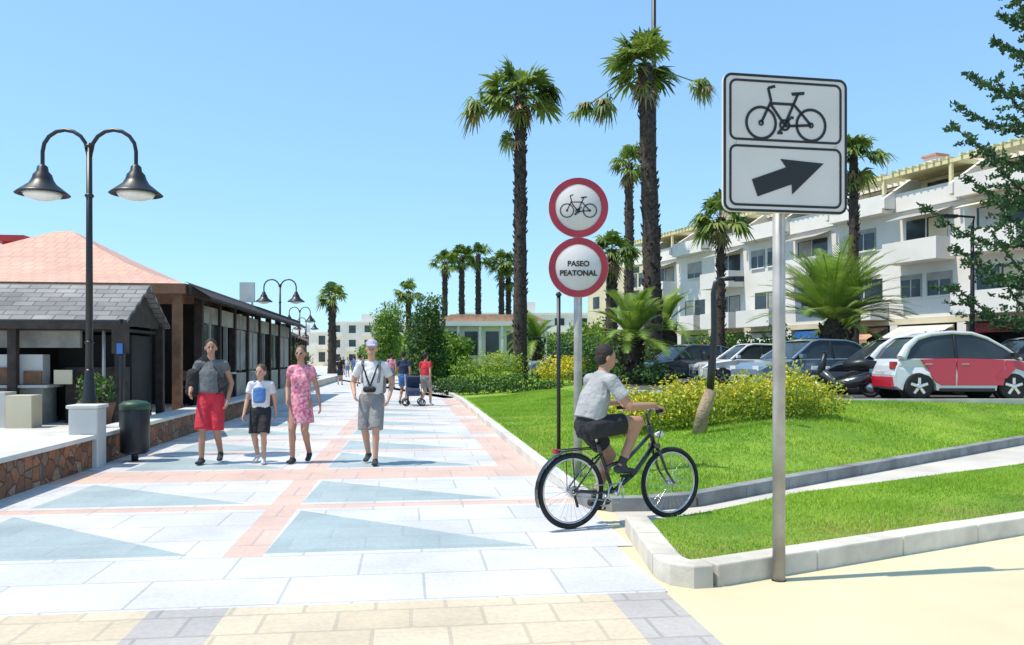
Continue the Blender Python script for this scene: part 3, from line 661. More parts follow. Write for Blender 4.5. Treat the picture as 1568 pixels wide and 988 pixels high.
# ---------------------------------------------------------------- apartments
def apartment():
    b=MB(); L=44; y0=0; RR=random.Random(3)
    b.bb(-6,L,-9,0,3.5,9.4,white_wall)
    b.bb(-6,L,-9,-1.6,9.4,11.0,cream_wall)
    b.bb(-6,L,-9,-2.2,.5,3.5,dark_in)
    b.bb(-6,L,.0,.06,3.3,3.62,cream_wall)
    b.bb(-6,L,-2.19,-.01,3.35,3.49,white_wall)
    bay=4.1; n=int((L+6)/bay)
    for i in range(n+1):
        x=-6+i*bay
        b.bb(x-.25,x+.25,-.45,.05,.5,3.3,white_wall)
        b.bb(x+.4,x+bay-.4,-2.19,-2.1,.6,2.9,glass_d); b.bb(x+1.9,x+2.0,-2.2,-2.06,.6,2.9,plastic_w)
        b.bb(x+.5,x+bay-.5,-.1,.0,2.75,3.2,[plastic_red,cream_wall,shutter,blue_m][i%4])
        if i%3!=1:
            am=[roof_red,cream_wall,plastic_w][i%3]
            b.add([(x+.4,.07,3.2),(x+bay-.4,.07,3.2),(x+bay-.4,1.5,2.55),(x+.4,1.5,2.55),(x+.4,1.5,2.35),(x+bay-.4,1.5,2.35)],[(0,1,2,3),(3,2,5,4)],am)
        for fl,zf in enumerate((3.7,6.5)):
            k=(i+fl)%4
            if k in(0,2) or i%5==4:
                b.bb(x+.4,x+bay-.4,.001,1.25,zf-.12,zf+.05,white_wall)
                b.bb(x+.4,x+bay-.4,1.13,1.25,zf+.05,zf+.95,white_wall)
                b.bb(x+.4,x+.52,.001,1.13,zf+.05,zf+.95,white_wall); b.bb(x+bay-.52,x+bay-.4,.001,1.13,zf+.05,zf+.95,white_wall)
                b.bb(x+.8,x+bay-.8,.003,.03,zf+.05,zf+2.15,glass_d)
                b.bb(x+bay/2-.04,x+bay/2+.04,.002,.06,zf+.05,zf+2.15,plastic_w)
                if RR.random()<.5: q=x+.8+(RR.random()<.5)*1.25; b.bb(q,q+1.1,.032,.045,zf+.3,zf+2.1,[cream_wall,shutter,plastic_w][RR.randrange(3)])
                if fl==1:
                    b.add([(x+.5,.02,zf+2.5),(x+bay-.5,.02,zf+2.5),(x+bay-.5,1.2,zf+2.1),(x+.5,1.2,zf+2.1)],[(0,1,2,3)],[cream_wall,shutter][i%2])
            else:
                for xx in((x+.6,x+1.95),(x+2.4,x+3.6)) if k==1 else ((x+1.3,x+2.9),):
                    b.bb(xx[0],xx[1],.004,.03,zf+1.0,zf+2.15,glass_d)
                    b.bb(xx[0]-.08,xx[1]+.08,.001,.10,zf+.9,zf+.985,white_wall)
                    b.bb(xx[0]-.06,xx[0],.001,.06,zf+1.0,zf+2.15,shutter); b.bb(xx[1],xx[1]+.06,.001,.06,zf+1.0,zf+2.15,shutter)
                    dz=RR.choice([1.35,1.75,1.9]); b.bb(xx[0],xx[1],.005,.05,zf+dz,zf+2.15,shutter); b.bb((xx[0]+xx[1])/2-.03,(xx[0]+xx[1])/2+.03,.001,.05,zf+1.0,zf+dz,plastic_w)
        b.bb(x,x+bay-.26,.05 if i%2 else .7,.2 if i%2 else .85,9.2,10.15,white_wall)
        if i%2==0: b.bb(x,x+bay-.26,.002,.7,9.2,9.35,white_wall)
        b.prism([(-2.0,9.4),(.95,9.4),(.95,9.9),(-.2,10.6),(-2.0,11.7)],x-.25,x-.02,white_wall,'X')
        b.bb(x+.5,x+bay-.7,-1.59,-1.55,9.5,10.8,glass_d)
        if i%2: b.bb(x,x+bay-.3,-1.5,.4,11.0,11.12,yel_wall)
        for k in range(9):
            b.bb(x+.15+k*.42,x+.25+k*.42,-1.6,.8,11.13,11.27,yel_wall)
        b.bb(x,x+bay-.01,.55,.67,10.95,11.12,yel_wall); b.bb(x+.05,x+.2,.5,.65,9.4,10.94,yel_wall)
    b.add([(-6,-1.4,11.35),(L,-1.4,11.35),(L,-4.5,12.4),(-6,-4.5,12.4),(-6,-9,11.2),(L,-9,11.2)],[(0,1,2,3),(3,2,5,4)],roof_red)
    b.add([(-6,-1.4,11.35),(L,-1.4,11.35),(L,-1.4,11.0),(-6,-1.4,11.0)],[(0,1,2,3)],white_wall)
    b.add([(L,-1.4,11.35),(L,-4.5,12.4),(L,-9,11.2)],[(0,1,2)],white_wall)
    for xx in(19,30,38): b.bb(xx,xx+.8,-4.2,-3.4,11.6,12.7,white_wall); b.bb(xx-.1,xx+.9,-4.3,-3.3,12.7,12.82,roof_red)
    for xx in(4,13,22,27,35): b.tube([(xx,-3,11.5),(xx,-3,13.2)],.03,grey_metal,5); b.tube([(xx-.5,-3,13.0),(xx+.5,-3,13.0)],.02,grey_metal,5)
    b.done('apartment_building',(27.0,25.9,0),math.atan2(.932,-.363))
apartment()
def block(x,y,w,d,h,rz,fl,wall=white_wall):
    b=MB(); b.bb(-w/2,w/2,0,d,0,h,wall); b.bb(-w/2-.2,w/2+.2,-.2,d+.2,h,h+.3,wall)
    fh=h/fl
    for f in range(fl):
        n=int(w/3.2)
        for i in range(n):
            xx=-w/2+(i+.5)*w/n
            b.bb(xx-.7,xx+.7,-.03,-.005,f*fh+.9,f*fh+fh-.5,glass_d)
            if (i+f)%2==0: b.bb(xx-1.3,xx+1.3,-1.1,-.001,f*fh+.1,f*fh+.22,wall); b.bb(xx-1.3,xx+1.3,-1.1,-1.0,f*fh+.22,f*fh+1.05,wall)
        n=int(d/3.2)
        for i in range(n):
            yy=(i+.5)*d/n
            b.bb(-w/2-.03,-w/2-.005,yy-.7,yy+.7,f*fh+1,f*fh+fh-.6,glass_d)
    b.bb(-1.5,1.5,2,5,h+.3,h+2,wall)
    b.done('apartment_block',(x,y,0),rz)
block(16,73,9,12,11.0,rad(20),4,cream_wall)
block(-30,170,16,14,9,rad(5),3,white_wall); block(-14,165,14,14,8,rad(5),3,cream_wall); block(-46,175,14,14,7,0,2,white_wall)
block(2,120,20,12,8,0,3)
b=MB(); b.bb(-4,4,0,5,0,3.0,white_wall); b.bb(-4.5,4.5,-.6,5.5,3.0,3.35,white_wall)
for i in range(5): b.bb(-3.6+i*1.6,-2.6+i*1.6,-.03,-.005,.8,2.6,glass_d)
for i in range(6): b.bb(-4.2+i*1.65,-4.0+i*1.65,-.5,-.3,0,3,white_wall)
b.prism([(-4.5,3.35),(4.5,3.35),(3,3.9),(-3,3.9)],0,5,roof_red,'Y')
b.done('pavilion',(-1.6,62,1.0))

# ---------------------------------------------------------------- cars
def carpaint(name,c): 
    return M(name,c,.3,.03,1,coat=.8)
def wheel(b,x,y,r=.31,w=.2):
    s=1 if y>0 else -1
    b.lathe([(r*.62,-w/2),(r*.93,-w/2),(r,-w/3),(r,w/3),(r*.93,w/2),(r*.62,w/2)],(x,y,r),rubber,24,'Y')
    b.lathe([(r*.66,-.02),(r*.66,.02)],(x,y+s*w*.30,r),dark_in,20,'Y')
    for k in range(5):
        a=k*2*math.pi/5; q=Matrix.Rotation(a,3,'Y'); b.box(V((x,y+s*w*.44,r))+q@V((0,0,r*.33)),(.07,.03,r*.62),chrome,M3=q)
    b.lathe([(r*.2,-.02),(r*.2,.02)],(x,y+s*w*.46,r),chrome,12,'Y'); b.torus((x,y+s*w*.42,r),r*.64,.018,chrome,'Y',24,5)
def arc(cx,r,z0,n=9): 
    return [(cx+r*math.cos(math.pi*(k/n)),z0+r*math.sin(math.pi*(k/n))) for k in range(n+1)]
def car(name,x,y,rz,paint,L=4.2,Hh=1.45,W=1.7,hatch=False,smart=False,z0=.585):
    wr=.31; fa=L/2-.78; ra=-L/2+(.68 if not smart else .52)
    if smart:
        low=[(-L/2+.03,.30),(-L/2-.01,.55),(-L/2+.03,.75),(-L/2+.12,.90),(-L/2+.35,.95),(.95,.92),(L/2-.45,.84),(L/2-.15,.70),(L/2-.02,.52),(L/2-.02,.32),(L/2-.08,.22)]
        gh=[(1.10,.90),(.78,1.16),(.42,1.38),(.10,Hh-.01),(-.35,Hh+.01),(-.80,Hh-.03),(-1.12,Hh-.12),(-1.36,1.18),(-1.52,.93)]
    elif hatch:
        low=[(-L/2+.03,.28),(-L/2,.6),(-L/2+.1,.92),(.75,.92),(L/2-.35,.78),(L/2-.02,.6),(L/2,.3),(L/2-.05,.22)]
        gh=[(.95,.9),(.3,Hh-.06),(.05,Hh),(-1.1,Hh-.04),(-1.45,Hh-.12),(-L/2+.12,.92)]
    else:
        low=[(-L/2+.03,.28),(-L/2,.6),(-L/2+.08,.95),(-1.2,.96),(.85,.93),(L/2-.35,.80),(L/2-.02,.62),(L/2,.3),(L/2-.05,.22)]
        gh=[(1.05,.92),(.35,Hh-.06),(.1,Hh),(-.75,Hh-.02),(-1.05,Hh-.08),(-1.7,.95)]
    outline=low+arc(fa,wr+.06,.22)+arc(ra,wr+.06,.22)+([(-L/2+.05,.22)] if not smart else [])
    b=MB(); n=len(outline)
    vs=[];
    lay=[(-1,.0),(-.86,.05),(-.4,.075),(.4,.075),(.86,.05),(1,0)]
    for (s,up) in lay:
        for (px,pz) in outline:
            k=max(0,(pz-.55)/.5); nose=1-.10*max(0,(abs(px)-L/2+.5)/.5)
            yy=s*W/2*nose*(1-.05*k) ; ed=abs(s)==1
            sh=.035 if ed else 0
            qx=px*(1-sh*.6); qz=pz-(.05*k if ed else -up*.25*(1 if pz>.5 else 0))
            vs.append((qx,yy,qz))
    fs=[]
    for i in range(len(lay)-1):
        for k in range(n): fs.append((i*n+k,i*n+(k+1)%n,(i+1)*n+(k+1)%n,(i+1)*n+k))
    b.add(vs,fs,paint,False)
    b.add(vs[:n],[tuple(range(n))[::-1]],paint); b.add(vs[-n:],[tuple(range(n))],paint)
    yb=W/2*.90; yt=W/2*.70
    def gy(z): return yb+(yt-yb)*(z-.92)/(Hh-.92)
    g=[]
    for s in(-1,1):
        for px,pz in gh: g.append((px,s*gy(pz),pz))
    m=len(gh); b.add(g,[tuple(range(m)),tuple(range(m,2*m))[::-1]]+[(k,k+m,k+1+m,k+1) for k in range(m-1)],glass_d)
    rp=[p for p in gh[1:-1]] if not smart else gh[2:-2]
    rv=[];
    for s in(-1,-.5,.5,1):
        for px,pz in rp: rv.append((px,s*(gy(pz)+.012),pz+(.015 if abs(s)==1 else .035)))
    mm=len(rp); b.add(rv,[(i*mm+k,i*mm+k+1,(i+1)*mm+k+1,(i+1)*mm+k) for i in range(3) for k in range(mm-1)],paint,True)
    for s in(-1,1):
        P=lambda q:(q[0],s*(gy(q[1])+.006),q[1])
        b.tube([P(q) for q in gh],([.045]+[.035]*(m-2)+[.07 if hatch else .05]) if not smart else [.03,.03,.035,.04,.045,.05,.06,.085,.11],paint,8)
        for bx in((-.25,) if not smart else(-.32,)):
            b.tube([P((bx,.92)),P((bx+.02,Hh-.03))],.03,black_metal,6)
        if hatch: b.tube([P((-1.15,.92)),P((-1.15,Hh-.05))],.045,paint,6)
        b.box((gh[0][0]-.22,s*(W/2+.06),1.0),(.12,.16,.11),paint if not smart else black_metal)
        b.bb(ra+.42,fa-.42,s*W/2-.03,s*(W/2-.0)+s*.006,.2,.27,black_metal)
        for hx in(-.15,-1.05 if not smart else -.95): b.box((hx,s*(W/2*.985),.80),(.16,.03,.03),black_metal if not smart else grey_metal)
        if not smart:
            for dx in(.75,-.28,-1.05): b.box((dx,s*(W/2+.0005),.6),(.008,.006,.55),black_metal)
        wheel(b,fa,s*(W/2-.10)); wheel(b,ra,s*(W/2-.10))
        b.lathe([(wr+.055,-.06),(wr+.055,.06)],(fa,s*(W/2-.2),.3),dark_in,20,'Y'); b.lathe([(wr+.055,-.06),(wr+.055,.06)],(ra,s*(W/2-.2),.3),dark_in,20,'Y')
        b.box((L/2-.12,s*(W/2-.28),.66),(.2,.30,.13),lampglass); b.box((-L/2+.04,s*(W/2-.22),.78 if smart else .72),(.1,.2,.16),plastic_red)
        if smart:
            red=car_red; yy=s*(W/2+.004)
            for poly in([(-.34,.33),(.66,.33),(.70,.50),(.70,.90),(-.32,.93)],[(-.95,.70),(-.90,.52),(-.80,.40),(-.68,.33),(-.365,.33),(-.345,.93),(-1.12,.91)],[(fa-.38,.50),(fa-.33,.60),(fa-.2,.68),(fa+.05,.71),(fa+.3,.62),(L/2-.1,.6),(L/2-.2,.70),(L/2-.45,.815),(.95,.885),(.725,.895),(.725,.50)]):
                pv=[(px,yy-s*.06-s*.035*max(0,(pz-.55)/.5),pz) for px,pz in poly]+[(px,yy+s*.008-s*.030*max(0,(pz-.55)/.5),pz) for px,pz in poly]; q=len(poly)
                b.add(pv,[tuple(range(q,2*q))]+[(i,(i+1)%q,(i+1)%q+q,i+q) for i in range(q)],red)
    if smart:
        b.bb(-L/2-.02,-L/2+.1,-W/2*.8,W/2*.8,.28,.52,car_red); b.bb(L/2-.1,L/2+.02,-W/2*.8,W/2*.8,.28,.52,car_red)
    b.bb(L/2-.02,L/2+.017,-.45,.45,.36,.50,black_metal); b.bb(L/2+.0,L/2+.024,-.26,.26,.38,.48,plastic_w); b.bb(-L/2-.01,-L/2+.03,-.26,.26,.55,.65,plastic_w)
    b.bb(-L/2+.3,L/2-.3,-W/2+.15,W/2-.15,.18,.35,dark_in)
    return b.done(name,(x,y,z0),rz,bevel=.012)
car_red=carpaint('car_paint_red',(.52,.012,.03)); silver=carpaint('car_paint_silver',(.60,.61,.63)); blueg=carpaint('car_paint_bluegrey',(.15,.20,.25)); blackp=carpaint('car_paint_black',(.02,.02,.025)); whitep=carpaint('car_paint_white',(.75,.75,.75)); greyp=carpaint('car_paint_grey',(.07,.08,.09))
car('parked_car',10.2,18.85,rad(-2),silver,3.35,1.50,1.66,smart=True)
car('parked_car',8.5,23.4,rad(195),blueg,4.2,1.45,1.75)
car('parked_car',10.1,21.6,rad(172),blackp,4.0,1.45,1.7,hatch=True)
car('parked_car',14.6,23.0,rad(175),blackp,4.2,1.5,1.75,hatch=True)
car('parked_car',6.7,31.5,rad(200),greyp,4.1,1.45,1.7,hatch=True)
car('parked_car',8.7,30.0,rad(185),whitep,4.1,1.45,1.7,hatch=True)
car('parked_car',10.6,31.5,rad(190),greyp,4.3,1.5,1.75)
car('parked_car',14.0,29.5,rad(190),greyp,4.3,1.5,1.75)
car('parked_car',2.9,42,rad(190),blueg,4.3,1.5,1.75)
car('parked_car',18.5,27.5,rad(190),car_red,4.3,1.5,1.75)
b=MB()
for xx in(-.6,.6): b.torus((xx,0,.25),.2,.05,rubber,'Y',20,8); b.lathe([(.15,-.03),(.15,.03)],(xx,0,.25),chrome,14,'Y')
b.tube([(.6,0,.25),(.5,0,.7),(.42,0,1.05)],[.04,.09,.05],black_metal); b.tube([(.42,-.3,1.08),(.42,.3,1.08)],.02,black_metal); b.tube([(.48,0,.6),(.2,0,.3),(-.2,0,.35),(-.6,0,.5)],[.12,.1,.16,.12],blackp); b.tube([(.0,0,.75),(-.4,0,.8),(-.8,0,.78)],[.1,.13,.08],black_metal)
b.done('motor_scooter',(8.0,19.7,.585),rad(150))

# ---------------------------------------------------------------- people
skin_m=M('skin',(.50,.29,.20),.6,.06,6); skin_t=M('skin_tan',(.42,.22,.14),.6,.06,6)
hair_d=M('hair_dark',(.02,.014,.01),.7,.3,30,.6,90); hair_b=M('hair_brown',(.10,.055,.03),.7,.3,30,.6,90); hair_g=M('hair_grey',(.32,.30,.28),.7,.3,30,.6,90)
eye_m=M('eye_dark',(.03,.02,.015),.3,.1,3); lip_m=M('lips',(.36,.12,.10),.5,.05,3)
def cloth(n,c,v=.12): return M(n,c,.85,v,7,.9,9,dist=.05)
c_grey=cloth('tshirt_grey',(.36,.36,.36)); c_dgrey=cloth('cloth_darkgrey',(.13,.135,.14)); c_red=cloth('cloth_red',(.58,.03,.05)); c_blk=cloth('cloth_black',(.018,.018,.02)); c_wht=cloth('cloth_white',(.66,.65,.64)); c_pink=M('cloth_pink_print',(.58,.10,.20),.85,.1,22,.5,12,col2=(.72,.38,.42)); c_gshort=cloth('cloth_grey_short',(.24,.24,.235)); c_blue=cloth('cloth_blue',(.08,.20,.45)); c_shoe=cloth('shoe_dark',(.04,.04,.045)); c_shoew=cloth('shoe_white',(.6,.6,.6)); c_navy=cloth('cloth_navy',(.02,.035,.08)); c_cap=cloth('cap_cloth',(.40,.38,.50))
class Fig:
    def __init__(s): s.P=[]
    def cone(s,p0,p1,r0,r1,mat,U=None,b0=None,b1=None,rd=(1,1)):
        p0=V(p0);p1=V(p1); w=(p1-p0); L=w.length; w=w.normalized()
        U=V(U) if U is not None else (w.cross(V((0,0,1))) if abs(w.z)<.9 else w.cross(V((0,1,0))))
        U=(U-w*U.dot(w)).normalized(); W=w.cross(U)
        s.P.append(('c',p0,p1,r0,b0 or r0,r1,b1 or r1,U,W,w,L,mat,rd))
    def ell(s,c,r,mat,A=None):
        A=A or (V((1,0,0)),V((0,1,0)),V((0,0,1))); s.P.append(('e',V(c),r,A,mat))
    def mesh(s):
        vs=[];fs=[];n=16
        for P in s.P:
            o=len(vs)
            if P[0]=='c':
                _,p0,p1,a0,b0,a1,b1,U,W,w,L,mat,rd=P; rings=[]
                if rd[0]:
                    c=min(a0,b0)
                    for th in(75,50,25): t=rad(th); rings.append((p0-w*c*math.sin(t),a0*math.cos(t),b0*math.cos(t)))
                for t in(0,.25,.5,.75,1): rings.append((p0+w*L*t,a0+(a1-a0)*t,b0+(b1-b0)*t))
                if rd[1]:
                    c=min(a1,b1)
                    for th in(25,50,75): t=rad(th); rings.append((p1+w*c*math.sin(t),a1*math.cos(t),b1*math.cos(t)))
                for c,a,bb_ in rings:
                    for k in range(n): q=2*math.pi*k/n; vs.append(c+U*a*math.cos(q)+W*bb_*math.sin(q))
                m=len(rings)
            else:
                _,c,r,A,mat=P; m=9
                for i in range(m):
                    t=math.pi*((i+.35)/(m-.3)-.5) ; t=max(-1.45,min(1.45,t))
                    for k in range(n):
                        q=2*math.pi*k/n; vs.append(c+A[0]*r[0]*math.cos(t)*math.cos(q)+A[1]*r[1]*math.cos(t)*math.sin(q)+A[2]*r[2]*math.sin(t))
            for i in range(m-1):
                for k in range(n): fs.append((o+i*n+k,o+i*n+(k+1)%n,o+(i+1)*n+(k+1)%n,o+(i+1)*n+k))
            fs.append(tuple(o+k for k in range(n))[::-1]); fs.append(tuple(o+(m-1)*n+k for k in range(n)))
        return vs,fs
    def build(s,name,loc,rz,vox=.008):
        vs,fs=s.mesh(); me=bpy.data.meshes.new('tmp'); me.from_pydata([tuple(v) for v in vs],[],fs)
        o=bpy.data.objects.new('tmp',me); sc.collection.objects.link(o)
        r=o.modifiers.new('r','REMESH'); r.mode='VOXEL'; r.voxel_size=vox; r.use_smooth_shade=True
        sm=o.modifiers.new('s','SMOOTH'); sm.factor=.5; sm.iterations=2
        dg=bpy.context.evaluated_depsgraph_get(); ev=o.evaluated_get(dg); m2=bpy.data.meshes.new_from_object(ev,depsgraph=dg)
        bpy.data.objects.remove(o)
        best=np.full(len(m2.polygons),1e9); idx=np.zeros(len(m2.polygons),int)
        fc=np.empty(len(m2.polygons)*3,dtype=np.float32); m2.polygons.foreach_get('center',fc); fc=fc.reshape(-1,3).astype(float)
        mats=[]
        for P in s.P:
            mat=P[11] if P[0]=='c' else P[4]
            if mat not in mats: mats.append(mat)
            if P[0]=='c':
                _,p0,p1,a0,b0,a1,b1,U,W,w,L,_,rd=P; q=fc-np.array(p0); t=q@np.array(w)/max(L,1e-6); tc=np.clip(t,0,1)
                a=a0+(a1-a0)*tc; bb_=b0+(b1-b0)*tc; ax=(t-tc)*L; c=np.where(t<0,(min(a0,b0) if rd[0] else .004),(min(a1,b1) if rd[1] else .004))
                e=np.sqrt((q@np.array(U)/a)**2+(q@np.array(W)/bb_)**2+(ax/c)**2); d=(e-1)*np.minimum(a,bb_)
                d=np.where(ax!=0,np.maximum(d,np.abs(ax)-c),d)
            else:
                _,c,r_,A,_=P; q=fc-np.array(c); e=np.sqrt(sum((q@np.array(A[i])/r_[i])**2 for i in range(3))); d=(e-1)*min(r_)
            k=d<best; best[k]=d[k]; idx[k]=mats.index(mat)
        m2.materials.clear()
        for m in mats: m2.materials.append(m)
        m2.polygons.foreach_set('material_index',idx.astype(np.int32)); m2.polygons.foreach_set('use_smooth',[True]*len(m2.polygons)); m2.name=name
        o=bpy.data.objects.new(name,m2); sc.collection.objects.link(o); o.location=loc; o.rotation_euler=(0,0,rz); return o
def head(F,c,fwd,up,k,skin,hair,long=False,hat=None,glasses=False):
    fwd=V(fwd).normalized(); up=(V(up)-fwd*V(up).dot(fwd)).normalized(); rt=fwd.cross(up); A=(rt,fwd,up)
    L=lambda x,y,z:V(c)+(rt*x+fwd*y+up*z)*k
    E=lambda p,r,m:F.ell(L(*p),tuple(q*k for q in r),m,A)
    E((0,-.012,.02),(.074,.092,.10),skin); E((0,.022,-.045),(.056,.062,.072),skin)
    F.cone(L(0,.080,.008),L(0,.102,-.024),.008*k,.015*k,skin)
    for s in(-1,1):
        E((s*.076,-.008,-.01),(.012,.022,.032),skin); E((s*.029,.080,.006),(.011,.008,.006),eye_m); F.cone(L(s*.018,.082,.026),L(s*.042,.074,.027),.004*k,.003*k,hair)
    E((0,.078,-.062),(.022,.010,.006),lip_m)
    E((0,-.028,.042),(.083,.093,.092),hair); E((0,-.05,.0),(.078,.065,.08),hair)
    if long: E((0,-.07,-.06),(.075,.045,.11),hair)
    if hat:
        E((0,-.018,.072),(.088,.102,.068),hat); F.cone(L(0,.06,.072),L(0,.135,.062),.07*k,.055*k,hat,U=rt,b0=.012*k,b1=.008*k)
    if glasses:
        for s in(-1,1): E((s*.032,.086,.006),(.024,.008,.016),eye_m)
def hand(F,w,d,n,k,skin,side,curl=.5):
    d=V(d).normalized(); n=(V(n)-d*V(n).dot(d)).normalized(); u=d.cross(n)*side; w=V(w)
    F.cone(w+d*.01*k,w+d*.078*k,.028*k,.038*k,skin,U=u,b0=.019*k,b1=.014*k)
    for i,(of,l) in enumerate(((-.031,.056),(-.0105,.072),(.0105,.078),(.031,.066))):
        p=w+d*.082*k+u*of*k; a=curl; d1=(d*math.cos(a*.6)+n*math.sin(a*.6)+u*of*1.5).normalized(); d2=d*math.cos(a*1.7)+n*math.sin(a*1.7)
        q=p+d1*l*.5*k; F.cone(p-d1*.012*k,q,.0095*k,.0088*k,skin); F.cone(q,q+d2*l*.5*k,.0088*k,.007*k,skin)
    p=w+d*.028*k+u*.026*k; q=p+(u*.75+d*.6+n*.25).normalized()*.038*k; F.cone(p,q,.012*k,.0105*k,skin); F.cone(q,q+(u*.2+d*.85+n*.4).normalized()*.03*k,.0105*k,.008*k,skin)
def ik(a,c,l1,l2,pole):
    a=V(a);c=V(c); d=c-a; L=min(d.length,(l1+l2)*.999); w=d.normalized(); x=(l1*l1-l2*l2+L*L)/(2*L); h=math.sqrt(max(0,l1*l1-x*x)); p=V(pole); p=(p-w*p.dot(w)).normalized(); return a+w*x+p*h
def shoe(F,an,toe,k,mat,up=V((0,0,1))):
    toe=V(toe).normalized(); an=V(an); U=toe.cross(up)
    F.cone(an-up*.045*k-toe*.045*k,an-up*.052*k+toe*.13*k,.038*k,.044*k,mat,U=U,b0=.036*k,b1=.026*k); F.cone(an-up*.03*k+toe*.02*k,an,.042*k,.036*k,mat)
def person(name,x,y,rz,Hh,top,bot,skin,hair,shoes,stride=.2,arms=None,female=False,dress=False,child=False,vox=.008,long=False,hat=None,glasses=False,belly=0,shortlen=.72,sleeve=.5,extra=None,swing=1,turn=(0,-1,0)):
    k=Hh/1.75; F=Fig(); f=V(turn); sw=.9 if female else 1
    P=lambda a,b_,c:V((a*k,b_*k,c*k))
    hs=1.13 if child else 1
    hips=[P(s*.088,0,.92) for s in(-1,1)]
    for s,hp in zip((-1,1),hips):
        fw=s*swing*stride/2; lift=.085+(.05 if fw>0 else .0)
        a=P(s*.09,fw,lift); kn=ik(hp,a,.435*k,.425*k,(0,-1,0))
        F.cone(hp,kn,.086*k*(1.02 if female else 1),.057*k,skin); F.cone(kn,a,.054*k,.036*k,skin); m=kn+(a-kn)*.3; F.ell(m+V((0,.016*k,0)),(.052*k,.055*k,.10*k),skin)
        toe=V((s*.12,-1,-.35 if fw>0 else .0)); shoe(F,a,toe,k,shoes)
        if not dress:
            e=hp+(kn-hp)*shortlen; F.cone(hp+V((0,0,.02*k)),e,.102*k,.104*k,bot,rd=(1,0))
    F.cone(P(0,0,.90),P(0,0,1.03),.158*k,.150*k,bot,U=(1,0,0),b0=.118*k,b1=.112*k)
    F.cone(P(0,-belly*.5,1.0),P(0,-.004,1.26),(.155+belly*.3)*k*sw,.172*k*sw,top,U=(1,0,0),b0=(.112+belly)*k,b1=.118*k,rd=(0 if not dress else 1,1))
    F.cone(P(0,0,1.26),P(0,.01,1.42),.172*k*sw,.115*k,top,U=(1,0,0),b0=.118*k,b1=.072*k)
    F.cone(P(-.145*sw,.01,1.415),P(.145*sw,.01,1.415),.062*k,.062*k,top)
    if female: 
        for s in(-1,1): F.ell(P(s*.07,-.085,1.27),(.065*k,.055*k,.062*k),top)
    if dress: F.cone(P(0,0,1.04),P(0,0,.60),.150*k,.205*k,top,U=(1,0,0),b0=.115*k,b1=.17*k,rd=(1,0))
    F.cone(P(0,.012,1.42),P(0,-.008,1.54),.056*k,.050*k,skin)
    head(F,P(0,-.012,1.645 if not child else 1.63),f,(0,0,1),k*hs,skin,hair,long,hat,glasses)
    arms=arms or {}
    for i,s in enumerate((-1,1)):
        sh=P(s*.178*sw,.01,1.41); el,wr=arms.get(s,(None,None))
        if el is None:
            fw=-s*swing*stride*.5; el=P(s*.235*sw,.02+fw*.35,1.13); wr=P(s*.245*sw,-.06+fw*1.0,.885)
        else: el=P(*el); wr=P(*wr)
        F.cone(sh,el,.048*k*sw,.038*k*sw,skin); F.cone(el,wr,.039*k*sw,.026*k*sw,skin)
        if sleeve: F.cone(sh,sh+(el-sh)*sleeve,.061*k*sw,.063*k*sw,top,rd=(1,0))
        hand(F,wr,(wr-el)+V((0,-.02,-.02)),(-s,-.2,0),k*hs,skin,s,.55)
    if extra: extra(F,P)
    return F.build(name,(x,y,0.008),rz,vox)
def ex1(F,P):
    F.cone(P(-.17,.0,1.46),P(.17,-.1,1.05),.02,.02,c_blk,b0=.14,b1=.12); F.cone(P(-.25,-.04,1.02),P(-.24,-.03,1.28),.10,.09,c_blk,U=(1,0,0),b0=.08,b1=.07)
person('walking_man',-4.33,11.75,rad(6),1.76,c_dgrey,c_red,skin_t,hair_d,c_shoe,.34,belly=.03,shortlen=1.05,sleeve=.35,extra=ex1,turn=(.25,-1,-.1),arms={-1:((-.27,.03,1.16),(-.24,-.17,1.02)),1:((.27,.05,1.14),(.25,-.08,.9))},vox=.0075)
def ex2(F,P):
    F.cone(P(0,-.115,1.12),P(0,-.10,1.33),.09,.09,c_blue,U=(1,0,0),b0=.03,b1=.03); F.cone(P(-.10,.1,1.1),P(-.1,-.02,1.47),.02,.02,c_blue)
person('walking_child',-3.60,11.7,rad(2),1.40,c_wht,c_blk,skin_m,hair_b,c_shoew,.26,child=True,extra=ex2,vox=.0075,shortlen=.9,sleeve=.55,swing=-1,turn=(-.2,-1,-.1))
person('walking_woman',-3.05,11.8,rad(-4),1.67,c_pink,c_pink,skin_t,hair_b,c_shoe,.24,female=True,dress=True,long=True,sleeve=.4,vox=.0075,glasses=True,arms={1:((.24,.03,1.13),(.30,-.03,.88)),-1:((-.22,.03,1.13),(-.17,-.12,.95))})
def ex4(F,P):
    F.cone(P(-.11,-.10,1.42),P(0,-.135,1.10),.011,.011,c_blk); F.cone(P(.11,-.10,1.42),P(0,-.135,1.10),.011,.011,c_blk); F.cone(P(-.05,-.15,1.07),P(.05,-.15,1.07),.045,.045,c_blk); F.cone(P(0,-.15,1.07),P(0,-.21,1.07),.032,.03,c_blk)
    F.cone(P(-.12,.14,1.05),P(-.12,.14,1.38),.06,.06,c_gshort); F.cone(P(.12,.14,1.05),P(.12,.14,1.38),.06,.06,c_gshort)
    for s in(-1,1): F.cone(P(s*.12,-.095,1.18),P(s*.125,-.03,1.475),.02,.022,c_gshort)
person('walking_man',-2.0,11.65,rad(-3),1.74,c_wht,c_gshort,skin_m,hair_g,c_shoe,.36,shortlen=1.0,sleeve=.6,extra=ex4,vox=.0075,hat=c_cap,arms={-1:((-.29,.05,1.15),(-.22,-.13,1.0)),1:((.29,.05,1.15),(.27,-.12,.95))},swing=-1,turn=(.15,-1,-.15))
person('distant_pedestrian',-2.75,26,rad(150),1.68,c_red,c_gshort,skin_m,hair_d,c_shoew,.3,vox=.014)
